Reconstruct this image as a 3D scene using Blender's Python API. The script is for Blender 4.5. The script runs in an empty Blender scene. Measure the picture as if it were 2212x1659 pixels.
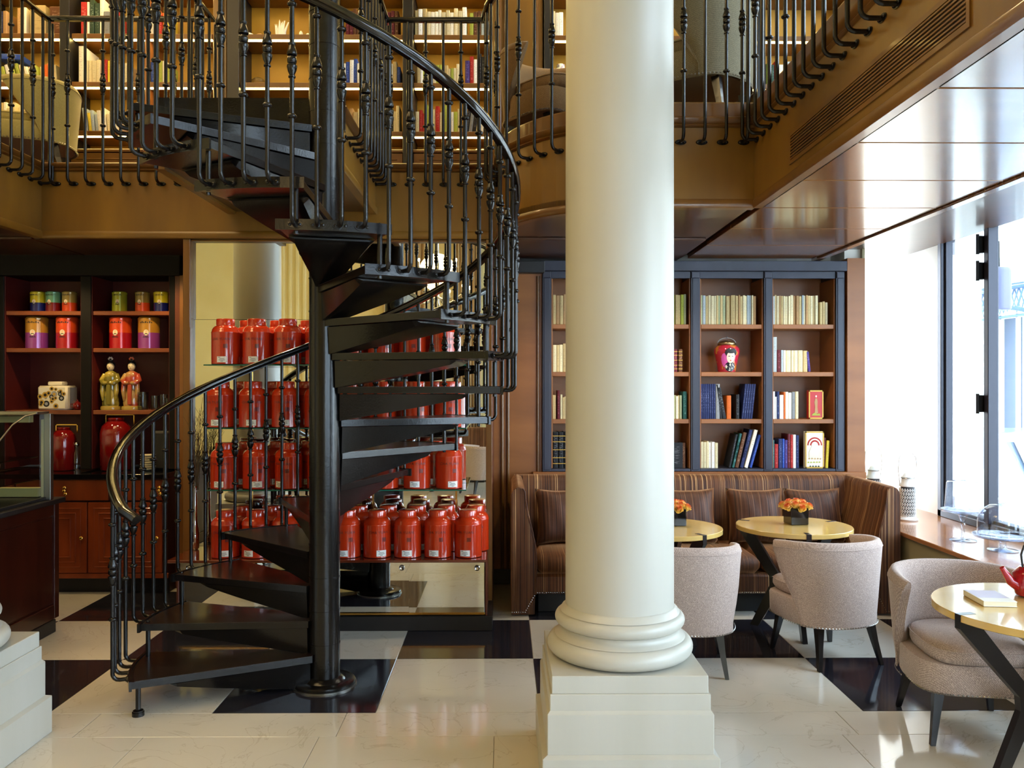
import bpy, bmesh, math, random
from math import sin, cos, pi, radians as R, sqrt, atan2
from mathutils import Vector, Matrix

S = bpy.context.scene
COL = S.collection
# ---------------------------------------------------------------- camera, world, exposure
cd = bpy.data.cameras.new('camera'); cam = bpy.data.objects.new('camera', cd); COL.objects.link(cam)
cd.sensor_width = 36; cd.lens = 36 * 1800 / 2212; cd.clip_start = .05; cd.clip_end = 200
cam.location = (0, 0, 1.7); cam.rotation_euler = (R(90), 0, R(-.51))
S.camera = cam
S.view_settings.view_transform = 'Standard'; S.view_settings.look = 'None'
S.view_settings.gamma = 1; S.view_settings.use_curve_mapping = False
S.view_settings.exposure = 0.22
S.cycles.use_denoising = True
S.cycles.max_bounces = 10; S.cycles.diffuse_bounces = 4; S.cycles.glossy_bounces = 5
S.cycles.transmission_bounces = 6; S.cycles.transparent_max_bounces = 16
S.cycles.sample_clamp_indirect = 6; S.cycles.caustics_reflective = False; S.cycles.caustics_refractive = False
S.cycles.blur_glossy = .5

W = bpy.data.worlds.new('sky'); S.world = W; W.use_nodes = True
bg = W.node_tree.nodes['Background']; bg.inputs[0].default_value = (.74, .86, 1, 1); bg.inputs[1].default_value = 16.0

def lamp(name, kind, loc, energy, color, size=.1, sizey=None, target=None, portal=False, angle=None, blend=.6):
    l = bpy.data.lights.new(name, kind); l.energy = energy; l.color = color
    if kind == 'AREA':
        l.size = size
        if sizey: l.shape = 'RECTANGLE'; l.size_y = sizey
        if portal: l.cycles.is_portal = True
    elif kind in ('POINT', 'SPOT'):
        l.shadow_soft_size = size
        if kind == 'SPOT': l.spot_size = R(angle); l.spot_blend = blend
    o = bpy.data.objects.new(name, l); COL.objects.link(o); o.location = loc
    if target: o.rotation_euler = (Vector(target) - Vector(loc)).to_track_quat('-Z', 'Y').to_euler()
    return o
WARM = (1, .70, .32)
# window portals (they only guide the sky's own light through the real openings)
WINS = [(3.45, 6.9), (-.3, 3.0), (-3.2, -.7)]
for y0, y1 in WINS:
    lamp('window_portal', 'AREA', (3.75, (y0+y1)/2, 1.8), 1, (1, 1, 1), 2.3, y1-y0, (0, (y0+y1)/2, 1.8), True)
    lamp('window_portal', 'AREA', (3.75, (y0+y1)/2, 4.75), 1, (1, 1, 1), 1.9, y1-y0, (0, (y0+y1)/2, 4.75), True)
lamp('window_portal', 'AREA', (2.5, -3.75, 1.8), 1, (1, 1, 1), 1.4, 2.2, (2.5, 0, 1.8), True)
# room lamps and one added fill
lamp('warm_ceiling_fill', 'AREA', (-3.2, 3.0, 6.12), 150, WARM, 2.6, 2.6, (-3.2, 3.0, 0))  # added broad warm fill under the ceiling, no fixture modelled
lamp('chandelier_light', 'POINT', (-1.08, -1.0, 3.5), 40, WARM, .3)
for x in (-3.9, -3.0, .75): lamp('gallery_lamp', 'AREA', (x, 6.7, 6.05), 26, WARM, .3, .3, (x, 6.7, 0))
for x in (-1.75, -.45): lamp('niche_lamp', 'SPOT', (x, 6.0, 2.66), 15, (1, .85, .6), .03, angle=110, target=(x, 6.0, 0))
for x in (-3.7, -2.75): lamp('bar_lamp', 'SPOT', (x, 6.45, 2.74), 36, WARM, .04, angle=120, target=(x, 6.95, 0))
for x in (-1.0, .7, 1.5, 2.3): lamp('soffit_lamp', 'SPOT', (x, 6.30, 2.74), 34, (1, .86, .66), .04, angle=120, target=(x, 6.6, 0))

# ---------------------------------------------------------------- mesh helpers
class MB:
    def __init__(s): s.v = []; s.f = []; s.m = []; s.k = 0
    def add(s, vs, fs, k=None):
        b = len(s.v); s.v += [tuple(v) for v in vs]
        for f in fs: s.f.append([b+i for i in f]); s.m.append(s.k if k is None else k)
        return s
    def box(s, x0, x1, y0, y1, z0, z1, k=None):
        return s.add([(x0,y0,z0),(x1,y0,z0),(x1,y1,z0),(x0,y1,z0),(x0,y0,z1),(x1,y0,z1),(x1,y1,z1),(x0,y1,z1)],
                     [(0,3,2,1),(4,5,6,7),(0,1,5,4),(1,2,6,5),(2,3,7,6),(3,0,4,7)], k)
    def cb(s, x0, x1, y0, y1, z0, z1, c=.004, k=None):
        c = min(c, (x1-x0)/2.1, (y1-y0)/2.1, (z1-z0)/2.1)      # chamfered box
        bm = bmesh.new(); bmesh.ops.create_cube(bm, size=1)
        for v in bm.verts: v.co = ((x0+x1)/2+v.co.x*(x1-x0), (y0+y1)/2+v.co.y*(y1-y0), (z0+z1)/2+v.co.z*(z1-z0))
        bmesh.ops.bevel(bm, geom=bm.edges[:], offset=c, segments=1, affect='EDGES')
        bm.verts.index_update(); s.add([v.co[:] for v in bm.verts], [[v.index for v in f.verts] for f in bm.faces], k); bm.free(); return s
    def loft(s, rings, cap0=True, cap1=True, closed=True, k=None):
        n = len(rings[0]); vs = [p for r in rings for p in r]; fs = []
        for i in range(len(rings)-1):
            for j in range(n if closed else n-1):
                a, b = i*n+j, i*n+(j+1) % n
                fs.append((a, b, b+n, a+n))
        if closed and cap0: fs.append(tuple(range(n-1, -1, -1)))
        if closed and cap1: fs.append(tuple((len(rings)-1)*n+j for j in range(n)))
        return s.add(vs, fs, k)
    def lathe(s, prof, c=(0,0,0), n=20, sx=1, sy=1, k=None, cap=True, a0=0, twist=0):
        rings = [[(c[0]+r*cos(2*pi*j/n+a0)*sx, c[1]+r*sin(2*pi*j/n+a0)*sy, c[2]+z) for j in range(n)] for r, z in prof]
        return s.loft(rings, cap, cap, True, k)
    def tube(s, pts, r, n=8, k=None, flat=1):
        pts = [Vector(p) for p in pts]; rings = []; up = None
        for i, p in enumerate(pts):
            t = ((pts[min(i+1, len(pts)-1)]-pts[max(i-1, 0)])).normalized()
            if up is None:
                up = Vector((0,0,1)) if abs(t.z) < .9 else Vector((1,0,0))
            a = t.cross(up).normalized(); b = a.cross(t).normalized(); up = b
            rr = r[i] if isinstance(r, (list, tuple)) else r
            rings.append([p+a*cos(2*pi*j/n)*rr+b*sin(2*pi*j/n)*rr*flat for j in range(n)])
        return s.loft(rings, k=k)
    def prism(s, poly, z0, z1, k=None):
        n = len(poly)
        return s.add([(x,y,z0) for x,y in poly]+[(x,y,z1) for x,y in poly],
              [tuple(range(n-1,-1,-1)), tuple(range(n,2*n))]+[(i,(i+1)%n,n+(i+1)%n,n+i) for i in range(n)], k)
    def sphere(s, c, r, n=10, m=6, sz=1, sx=1, sy=1, k=None):
        prof = [(max(1e-4, r*sin(pi*i/m)), -r*cos(pi*i/m)*sz) for i in range(m+1)]
        return s.lathe(prof, c, n, sx, sy, k)
    def sweep(s, path, prof, k=None, side=1):
        P = [Vector(p) for p in path]; rings = []
        for i, p in enumerate(P):
            ns = []
            for a, b in ((i-1, i), (i, i+1)):
                if a >= 0 and b < len(P):
                    t = (P[b]-P[a]).normalized(); ns.append(Vector((-t.y, t.x)))
            m = sum(ns, Vector((0,0))).normalized(); m /= max(.3, m.dot(ns[0])); m *= side
            rings.append([(p.x+m.x*o, p.y+m.y*o, z) for o, z in prof])
        return s.loft(rings, k=k)
    def xf(s, M, start=0):
        s.v[start:] = [tuple(M @ Vector(v)) for v in s.v[start:]]; return s
    def mesh(s, name, mats, smooth=None):
        me = bpy.data.meshes.new(name); me.from_pydata(s.v, [], s.f)
        for m in (mats if isinstance(mats, (list, tuple)) else [mats]): me.materials.append(m)
        if any(s.m): me.polygons.foreach_set('material_index', s.m)
        bm = bmesh.new(); bm.from_mesh(me); bmesh.ops.recalc_face_normals(bm, faces=bm.faces[:]); bm.to_mesh(me); bm.free()
        if smooth:
            me.polygons.foreach_set('use_smooth', [True]*len(me.polygons)); me.set_sharp_from_angle(angle=R(smooth))
        return me
    def build(s, name, mats, parent=None, smooth=None, loc=None, rot=None, kind=None):
        return put(name, s.mesh(name, mats, smooth), parent, loc, rot, kind)

def put(name, me, parent=None, loc=None, rot=None, kind=None, label=None):
    o = bpy.data.objects.new(name, me); COL.objects.link(o)
    if parent is not None: o.parent = parent
    if loc is not None: o.location = loc
    if rot is not None: o.rotation_euler = rot if not isinstance(rot, (int, float)) else (0, 0, rot)
    if kind: o['kind'] = kind
    if label: o['label'] = label
    return o
def tag(o, label, cat, group=None):
    o['label'] = label; o['category'] = cat
    if group: o['group'] = group
    return o
def thing(name, label, cat, loc=(0,0,0), rz=0, group=None):
    o = bpy.data.objects.new(name, None); COL.objects.link(o); o.empty_display_size = .1
    o.location = loc; o.rotation_euler = (0, 0, rz); return tag(o, label, cat, group)
def kids(o): return [c for c in COL.objects if c.parent == o]
def dup(o, loc, rz=None, label=None, group=None):
    ch = [(c, kids(c)) for c in kids(o)]
    r = o.copy(); COL.objects.link(r); r.location = loc
    if rz is not None: r.rotation_euler = (0, 0, rz)
    if label: r['label'] = label
    if group: r['group'] = group
    for c, g in ch:
        d = c.copy(); COL.objects.link(d); d.parent = r
        for x in g: y = x.copy(); COL.objects.link(y); y.parent = d
    return r
def at(px, py, Y): return ((px-1090)/1800*Y, Y, 1.7-(py-830)/1800*Y)

# ---------------------------------------------------------------- materials
def lin(c):
    return tuple(((x/255)/12.92 if x/255 <= .04045 else ((x/255+.055)/1.055)**2.4) for x in c)+(1,)
MATS = {}
def mat(name, c, c2=None, rough=.5, metal=0, scale=4, st=(1,1,1), bump=0, bscale=60, bst=(1,1,1), coat=0, crough=.08, sheen=0, spec=.5,
        emit=None, es=1, cior=1.5, detail=4, contrast=(.3,.7), coord='Object', rvar=0, distort=0):
    m = bpy.data.materials.new(name); m.use_nodes = True; nt = m.node_tree; N = nt.nodes; L = nt.links
    b = N['Principled BSDF']; b.inputs['Base Color'].default_value = lin(c); b.inputs['Roughness'].default_value = rough
    b.inputs['Metallic'].default_value = metal; b.inputs['Specular IOR Level'].default_value = spec
    if coat: b.inputs['Coat Weight'].default_value = coat; b.inputs['Coat IOR'].default_value = cior; b.inputs['Coat Roughness'].default_value = crough
    if sheen: b.inputs['Sheen Weight'].default_value = sheen; b.inputs['Sheen Roughness'].default_value = .4
    if emit: b.inputs['Emission Color'].default_value = lin(emit); b.inputs['Emission Strength'].default_value = es
    tc = N.new('ShaderNodeTexCoord')
    if c2:
        mp = N.new('ShaderNodeMapping'); mp.inputs['Scale'].default_value = st; L.new(tc.outputs[coord], mp.inputs[0])
        nz = N.new('ShaderNodeTexNoise'); nz.inputs['Scale'].default_value = scale; nz.inputs['Detail'].default_value = detail
        nz.inputs['Distortion'].default_value = distort
        L.new(mp.outputs[0], nz.inputs['Vector'])
        cr = N.new('ShaderNodeValToRGB'); L.new(nz.outputs['Fac'], cr.inputs[0])
        cr.color_ramp.elements[0].position = contrast[0]; cr.color_ramp.elements[1].position = contrast[1]
        cr.color_ramp.elements[0].color = lin(c); cr.color_ramp.elements[1].color = lin(c2)
        L.new(cr.outputs[0], b.inputs['Base Color'])
        if rvar:
            mr = N.new('ShaderNodeMapRange'); mr.inputs['To Min'].default_value = rough; mr.inputs['To Max'].default_value = rough+rvar
            L.new(nz.outputs['Fac'], mr.inputs[0]); L.new(mr.outputs[0], b.inputs['Roughness'])
    if bump:
        mp = N.new('ShaderNodeMapping'); mp.inputs['Scale'].default_value = bst; L.new(tc.outputs[coord], mp.inputs[0])
        nz = N.new('ShaderNodeTexNoise'); nz.inputs['Scale'].default_value = bscale; L.new(mp.outputs[0], nz.inputs['Vector'])
        bp = N.new('ShaderNodeBump'); bp.inputs['Strength'].default_value = bump; bp.inputs['Distance'].default_value = .01
        L.new(nz.outputs['Fac'], bp.inputs['Height']); L.new(bp.outputs[0], b.inputs['Normal'])
    MATS[name] = m; return m
def glassy(name, tint=(245, 250, 252), gl=.9, edge=(150, 170, 180), ior=1.35):
    m = bpy.data.materials.new(name); m.use_nodes = True; nt = m.node_tree; N = nt.nodes; L = nt.links
    N.remove(N['Principled BSDF']); out = N['Material Output']
    lw = N.new('ShaderNodeLayerWeight'); lw.inputs['Blend'].default_value = .25
    mx = N.new('ShaderNodeMix'); mx.data_type = 'RGBA'; mx.inputs[6].default_value = lin(tint); mx.inputs[7].default_value = lin(edge)
    L.new(lw.outputs['Facing'], mx.inputs[0])
    tr = N.new('ShaderNodeBsdfTransparent'); L.new(mx.outputs[2], tr.inputs[0])
    g = N.new('ShaderNodeBsdfGlossy'); g.inputs['Roughness'].default_value = .02; g.inputs[0].default_value = (gl, gl, gl, 1)
    l2 = N.new('ShaderNodeLayerWeight'); l2.inputs['Blend'].default_value = .5
    pw = N.new('ShaderNodeMath'); pw.operation = 'POWER'; pw.inputs[1].default_value = 4.5; L.new(l2.outputs['Facing'], pw.inputs[0])
    fr = N.new('ShaderNodeMath'); fr.operation = 'MULTIPLY_ADD'; fr.inputs[1].default_value = .9; fr.inputs[2].default_value = (ior-1)**2/(ior+1)**2*2; L.new(pw.outputs[0], fr.inputs[0])
    ms = N.new('ShaderNodeMixShader'); L.new(fr.outputs[0], ms.inputs[0]); L.new(tr.outputs[0], ms.inputs[1]); L.new(g.outputs[0], ms.inputs[2])
    L.new(ms.outputs[0], out.inputs[0]); return m

AMBER = mat('amber_veneer', (130, 92, 26), (100, 66, 15), rough=.38, scale=3, st=(1, 1, .25), detail=6, coat=.25, crough=.2)
AMBERDK = mat('amber_moulding', (118, 78, 27), (94, 58, 18), rough=.35, scale=4, coat=.3)
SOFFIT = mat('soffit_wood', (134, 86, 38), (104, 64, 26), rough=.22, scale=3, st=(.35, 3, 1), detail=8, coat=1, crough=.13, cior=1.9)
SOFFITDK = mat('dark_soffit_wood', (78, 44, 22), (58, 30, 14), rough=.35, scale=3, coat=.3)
CHERRY = mat('cherry_wood', (150, 93, 44), (128, 76, 33), rough=.4, scale=3, st=(.4, 1, 2), detail=6)
REDWOOD = mat('red_cabinet_wood', (140, 58, 18), (104, 38, 10), rough=.35, scale=6, detail=7, coat=.3, st=(1, 1, .4))
BURG = mat('burgundy_back_panel', (88, 21, 14), (70, 15, 10), rough=.5, scale=3)
MAHOG = mat('dark_mahogany', (62, 20, 10), (38, 10, 6), rough=.3, scale=7, st=(1, 1, .15), detail=7, coat=.4, distort=.6)
EBONY = mat('ebonised_wood', (28, 25, 25), (20, 18, 18), rough=.42, scale=8, st=(1, 1, .2))
UPBACK = mat('lit_shelf_back', (178, 136, 40), (158, 114, 30), rough=.5, scale=2)
BLACKMET = mat('black_painted_iron', (14, 13, 13), (19, 17, 17), rough=.22, metal=.0, scale=12, spec=.4, bump=.05, bscale=90)
RAILMET = mat('black_lacquered_handrail', (12, 10, 10), rough=.14, metal=.2, spec=.6, coat=.5)
TREADTOP = mat('dark_tread', (34, 20, 16), (22, 13, 11), rough=.28, scale=9, st=(1, 1, 1), coat=.3)
CREAM = mat('column_paint', (188, 185, 176), (180, 177, 166), rough=.38, scale=5, st=(1, 1, .1), bump=.06, bscale=25, bst=(1, 1, .1))
WALLC = mat('cream_wall_paint', (232, 216, 160), (226, 208, 150), rough=.6, scale=2)
PIER = mat('window_pier_paint', (236, 232, 222), rough=.6)
OLIVE = mat('olive_cream_paint', (150, 138, 104), rough=.6)
CHROME = mat('polished_metal', (190, 188, 184), rough=.18, metal=1)
STEEL = mat('brushed_steel', (150, 148, 142), rough=.35, metal=1)
BRASS = mat('brass', (206, 160, 80), rough=.2, metal=1)
MIRROR = mat('mirror_glass', (228, 232, 228), rough=.0, metal=1)
GREENED = mat('green_glass_edge', (30, 92, 72), rough=.1, spec=.8)
GLASS = glassy('clear_glass'); SHGLASS = glassy('shelf_glass', (225, 240, 232), .9, (70, 110, 95))
CRYSTAL = glassy('crystal_glass', (248, 250, 254), 1, (150, 162, 188), 1.45)
LACQ = mat('red_lacquer', (196, 54, 18), (182, 44, 14), rough=.16, scale=3, coat=.7, crough=.04, bump=.02, bscale=6)
LACQDK = mat('dark_red_print', (44, 4, 2), rough=.3)
PAPER = mat('white_label_paper', (236, 234, 226), rough=.7)
INK = mat('grey_ink', (110, 108, 110), rough=.8)
WHITEMETAL = mat('white_enamel', (238, 238, 236), rough=.4)
LEGBLK = mat('black_leg_lacquer', (20, 18, 20), rough=.3, coat=.3)
TABLE = mat('pale_table_veneer', (214, 180, 108), (206, 170, 96), rough=.26, scale=2, st=(1, 4, 1), detail=3, coat=.6)
BLACKPOT = mat('glossy_black_ceramic', (10, 10, 10), rough=.08, coat=.5)
LEAF = mat('dark_leaf', (44, 66, 26), (30, 48, 18), rough=.5)
LED = mat('warm_light_strip', (255, 236, 180), emit=(255, 222, 130), es=22)
PORC = mat('ivory_porcelain', (222, 212, 184), rough=.15, coat=.5)
BLK = mat('matt_black', (12, 11, 12), rough=.6)
GOLD = mat('gold_print', (188, 148, 58), rough=.4, metal=.3)

def fabric(name, c, c2, s=420):
    m = mat(name, c, rough=.85, sheen=.3, spec=.2); nt = m.node_tree; N = nt.nodes; L = nt.links; b = N['Principled BSDF']
    tc = N.new('ShaderNodeTexCoord'); ck = N.new('ShaderNodeTexNoise'); ck.inputs['Scale'].default_value = s; ck.inputs['Detail'].default_value = 1
    L.new(tc.outputs['Object'], ck.inputs['Vector'])
    w = N.new('ShaderNodeTexWave'); w.inputs['Scale'].default_value = 60; w.bands_direction = 'DIAGONAL'; w.inputs['Distortion'].default_value = 2; L.new(tc.outputs['Object'], w.inputs['Vector'])
    ad = N.new('ShaderNodeMath'); ad.operation = 'ADD'; L.new(ck.outputs['Fac'], ad.inputs[0])
    mu = N.new('ShaderNodeMath'); mu.operation = 'MULTIPLY'; mu.inputs[1].default_value = .12; L.new(w.outputs['Fac'], mu.inputs[0]); L.new(mu.outputs[0], ad.inputs[1])
    cr = N.new('ShaderNodeValToRGB'); cr.color_ramp.elements[0].position = .5; cr.color_ramp.elements[1].position = .75
    cr.color_ramp.elements[0].color = lin(c2); cr.color_ramp.elements[1].color = lin(c); L.new(ad.outputs[0], cr.inputs[0]); L.new(cr.outputs[0], b.inputs['Base Color'])
    bp = N.new('ShaderNodeBump'); bp.inputs['Strength'].default_value = .3; bp.inputs['Distance'].default_value = .002
    L.new(ck.outputs['Fac'], bp.inputs['Height']); L.new(bp.outputs[0], b.inputs['Normal']); return m
TWEED = fabric('taupe_tweed', (224, 204, 192), (152, 132, 125))
GREENTWEED = fabric('pale_green_tweed', (176, 164, 104), (140, 128, 76))
TANTWEED = fabric('tan_upholstery', (150, 120, 84), (116, 90, 60))
GREYTWEED = fabric('grey_upholstery', (142, 132, 106), (106, 98, 78))

def velvet(name, axis='x', dark=(56, 28, 14), mid=(98, 58, 30), lite=(212, 168, 116), sc=34):
    m = mat(name, mid, rough=.55, sheen=.7, spec=.3); nt = m.node_tree; N = nt.nodes; L = nt.links; b = N['Principled BSDF']
    b.inputs['Sheen Tint'].default_value = lin((220, 160, 110))
    tc = N.new('ShaderNodeTexCoord'); mp = N.new('ShaderNodeMapping'); mp.inputs['Scale'].default_value = (1, .004, .004) if axis == 'x' else (.004, 1, .004)
    L.new(tc.outputs['Object'], mp.inputs[0])
    nz = N.new('ShaderNodeTexNoise'); nz.inputs['Scale'].default_value = sc*3.4; nz.inputs['Detail'].default_value = 2; L.new(mp.outputs[0], nz.inputs['Vector'])
    cr = N.new('ShaderNodeValToRGB'); e = cr.color_ramp.elements
    e[0].position = .38; e[0].color = lin(dark); e[1].position = .72; e[1].color = lin(lite)
    x = e.new(.52); x.color = lin(mid); x = e.new(.6); x.color = lin(mid); L.new(nz.outputs['Fac'], cr.inputs[0])
    n2 = N.new('ShaderNodeTexNoise'); n2.inputs['Scale'].default_value = 7; L.new(tc.outputs['Object'], n2.inputs['Vector'])
    mx = N.new('ShaderNodeMix'); mx.data_type = 'RGBA'; mx.blend_type = 'MULTIPLY'; mx.inputs[0].default_value = .35
    L.new(cr.outputs[0], mx.inputs[6]); c3 = N.new('ShaderNodeValToRGB'); c3.color_ramp.elements[0].position = .35; c3.color_ramp.elements[0].color = (.4, .4, .4, 1); c3.color_ramp.elements[1].position = .65
    L.new(n2.outputs['Fac'], c3.inputs[0]); L.new(c3.outputs[0], mx.inputs[7]); L.new(mx.outputs[2], b.inputs['Base Color'])
    bp = N.new('ShaderNodeBump'); bp.inputs['Strength'].default_value = .5; bp.inputs['Distance'].default_value = .006
    L.new(nz.outputs['Fac'], bp.inputs['Height']); L.new(bp.outputs[0], b.inputs['Normal']); return m
VELVET = velvet('brown_ribbed_velvet'); VELVETY = velvet('brown_ribbed_velvet_side', 'y'); VELVETDK = velvet('chocolate_striped_velvet', 'x', (50, 26, 16), (82, 46, 27), (150, 108, 76), 22)

def marble(name, base, vein, vs, rough, vpos=(.485, .5, .515)):
    m = mat(name, base, rough=rough, spec=.6); nt = m.node_tree; N = nt.nodes; L = nt.links; b = N['Principled BSDF']
    ge = N.new('ShaderNodeNewGeometry')
    nz = N.new('ShaderNodeTexNoise'); nz.inputs['Scale'].default_value = vs; nz.inputs['Detail'].default_value = 8; nz.inputs['Distortion'].default_value = 1.6
    L.new(ge.outputs['Position'], nz.inputs['Vector'])
    cr = N.new('ShaderNodeValToRGB'); e = cr.color_ramp.elements
    e[0].position = vpos[0]; e[0].color = (1, 1, 1, 1); e[1].position = vpos[2]; e[1].color = (1, 1, 1, 1)
    x = e.new(vpos[1]); x.color = (0, 0, 0, 1); L.new(nz.outputs['Fac'], cr.inputs[0])
    n2 = N.new('ShaderNodeTexNoise'); n2.inputs['Scale'].default_value = 1.7; n2.inputs['Detail'].default_value = 5; L.new(ge.outputs['Position'], n2.inputs['Vector'])
    m1 = N.new('ShaderNodeMix'); m1.data_type = 'RGBA'; m1.inputs[6].default_value = lin(vein); m1.inputs[7].default_value = lin(base); L.new(cr.outputs[0], m1.inputs[0])
    m2 = N.new('ShaderNodeMix'); m2.data_type = 'RGBA'; m2.blend_type = 'MULTIPLY'; m2.inputs[0].default_value = .25; L.new(m1.outputs[2], m2.inputs[6]); L.new(n2.outputs['Fac'], m2.inputs[7])
    L.new(m2.outputs[2], b.inputs['Base Color']); return m
WHITEM = marble('white_marble', (216, 210, 198), (200, 191, 176), 2.0, .07, (.492, .5, .508))
BLACKM = marble('black_marble', (36, 36, 45), (62, 62, 70), 1.4, .08, (.495, .5, .505))
# ================================================================ SETTING
ZC = 2.77; FZ = 3.32; XW = 3.62; XL = -6.2; YB = -3.6; YF = 7.46
# floor with marble tiles
fl = MB().box(XL, XW+.3, YB-.2, 8.7, -.08, -.006).build('floor', WHITEM, kind='structure')
T = .844
def tile_mesh(w, d, m):
    c = .0015; h = .006
    return MB().add([(c,c,-h),(w-c,c,-h),(w-c,d-c,-h),(c,d-c,-h),(c,c,-.001),(w-c,c,-.001),(w-c,d-c,-.001),(c,d-c,-.001),
                     (2*c,2*c,0),(w-2*c,2*c,0),(w-2*c,d-2*c,0),(2*c,d-2*c,0)],
        [(0,1,5,4),(1,2,6,5),(2,3,7,6),(3,0,4,7),(4,5,9,8),(5,6,10,9),(6,7,11,10),(7,4,8,11),(8,9,10,11)]).mesh('tile', m)
tw, tb, ts = tile_mesh(T, T, WHITEM), tile_mesh(T, T, BLACKM), tile_mesh(T*1.5, .29, WHITEM)
for i in range(-5, 6):
    x = -.667+T*i
    for j in range(0, 4):
        y = 4.316+T*j
        if x > XL and x < XW and not (j == 3 and -2.3 < x+T/2 < 3):
            put('tile', tb if (i+j) % 2 == 1 else tw, fl, (x, y, 0))
for i in range(-3, 4): put('tile', ts, fl, (-2.03+T*1.5*i-.05, 4.026, 0))
for i in range(-4, 5):
    for j in range(1, 7): put('tile', tw, fl, (-.35+T*i+.3*(j % 2), 4.026-T*j, 0))

# outer walls
def wall(name, boxes, m, **k):
    b = MB()
    for q in boxes: b.box(*q)
    return b.build(name, m, kind='structure')
wr = [(XW, XW+.35, YB, 8.6, -.05, .55), (XW, XW+.35, YB, 8.6, 3.08, 3.85), (XW, XW+.35, YB, 8.6, 5.7, 6.3)]
ys = [YB]+[v for a, b in sorted(WINS) for v in (a, b)]+[8.6]
for i in range(0, len(ys), 2):
    for z0, z1 in ((.55, 3.08), (3.85, 5.7)): wr.append((XW, XW+.35, ys[i], ys[i+1], z0, z1))
wall('wall_right', wr, PIER)
wall('wall_left', [(XL-.2, XL, YB-.2, 8.6, -.05, 6.3)], WALLC)
wall('wall_back', [(XL, 3.07, YF, YF+.25, -.05, 6.3), (3.07, XW+.35, 8.5, 8.75, -.05, 6.3), (2.93, 3.07, YF-.30, YF, -.05, 2.9)], PIER)
wall('wall_front', [(XL, -.5, YB-.25, YB, -.05, 6.3), (3.2, XW+.4, YB-.25, YB, -.05, 6.3), (-.5, 1.8, YB-.25, YB, -.05, 6.3), (1.8, 3.2, YB-.25, YB, -.05, .7),
                    (1.8, 3.2, YB-.25, YB, 2.9, 6.3)], WALLC)
wall('ceiling', [(XL-.2, XW+.4, YB-.3, 8.8, 6.2, 6.4)], WALLC)
wall('wall_corner', [(3.068, 3.09, YF-.34, YF+.02, -.04, 3.1)], OLIVE)

# mezzanine floor slabs
arc = [(.95+cos(a)*1.0, 6.06+sin(a)*1.0) for a in [R(-90-90*i/14) for i in range(15)]]
void_A = [(1.52, -3.4), (1.52, 5.06)]+arc+[(-.05, 6.15), (-.95, 6.15), (-.95, 4.86)]
void_B = [(-2.03, 4.86), (-2.03, 6.15), (-3.4, 6.15), (-3.4, 4.9)]
z0, z1 = 2.80, FZ
mf = MB(); mf.box(1.55, XW, YB, YF, 2.86, z1); mf.box(XL, -3.43, 4.9, YF, 2.86, z1); mf.box(-3.43, 1.55, 6.18, YF, 2.86, z1)
mf.prism([(1.55, 6.18), (-.02, 6.18)]+[(x*1.0+.02, y+.02) for x, y in arc[::-1]]+[(1.55, 5.09)], 2.86, z1)
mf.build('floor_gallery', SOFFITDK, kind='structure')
# soffit under it: one wooden panel after another on the window side, dark panels at the back
so = MB().box(1.56, 2.66, YB, 7.1, ZC+.03, 2.86).build('ceiling_soffit', SOFFITDK, kind='structure')
ys = [7.09-.682*i for i in range(16)]
for a, b in zip(ys[1:], ys[:-1]):
    MB().cb(1.56, 2.63, a+.006, b-.006, ZC, ZC+.03, .003).build('panel', SOFFIT, so)
MB().box(2.645, 2.70, YB, YF-.3, ZC-.015, ZC+.09).build('cornice', SOFFIT, so)
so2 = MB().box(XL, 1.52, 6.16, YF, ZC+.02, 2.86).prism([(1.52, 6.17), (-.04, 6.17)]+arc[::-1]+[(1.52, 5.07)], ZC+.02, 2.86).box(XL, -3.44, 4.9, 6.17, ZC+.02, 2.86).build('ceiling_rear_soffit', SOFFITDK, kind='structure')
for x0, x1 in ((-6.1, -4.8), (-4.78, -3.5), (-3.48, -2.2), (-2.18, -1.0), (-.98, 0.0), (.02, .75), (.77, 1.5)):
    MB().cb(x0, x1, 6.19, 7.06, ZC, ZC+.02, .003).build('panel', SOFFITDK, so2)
MB().box(2.70, XW, YB, 8.5, 3.09, 3.2).build('ceiling_window_bay', PIER, kind='structure')
wall('trim_5', [(2.70, 2.73, YB, 7.1, 2.8, 3.08)], PIER)
# bridge to the stair
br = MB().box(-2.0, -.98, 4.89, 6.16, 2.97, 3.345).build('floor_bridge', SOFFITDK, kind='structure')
# fascias with mouldings (swept along the edge of the void)
def fascia(n, path, curb=False, zb=ZC, lip=True):
    f = MB().sweep(path, [(-.04, zb+.04), (0, zb+.04), (0, 3.262), (-.04, 3.262)]).build('trim_%d' % n, AMBER, kind='structure')
    MB().sweep(path, [(-.03, 3.26), (.004, 3.26), (.016, 3.272), (.010, 3.282), (.030, 3.296), (.032, 3.314), (.018, 3.324), (-.03, 3.324)]).build('moulding', AMBERDK, f, 50)
    if lip: MB().sweep(path, [(-.05, zb), (.006, zb), (.012, zb+.008), (.012, zb+.045), (.004, zb+.055), (-.05, zb+.055)]).build('lip', AMBERDK if curb else AMBER, f, 50)
    if curb: MB().sweep(path, [(-.03, 3.322), (.006, 3.322), (.006, 3.405), (.0, 3.415), (-.05, 3.415)]).build('curb', AMBERDK, f)
    return f
fascia(1, void_A[:2], True); fascia(2, void_A[1:-2], True); fascia(3, void_A[-4:-1]); fascia(4, [void_A[-2], (-.95, 4.87)], zb=2.95)
fascia(11, [(-.95, 6.15), (-2.03, 6.15)]); fascia(6, void_B[1:3]); fascia(7, void_B[2:]); fascia(8, [(-2.03, 4.87), (-2.03, 6.15)], zb=2.95)

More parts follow.
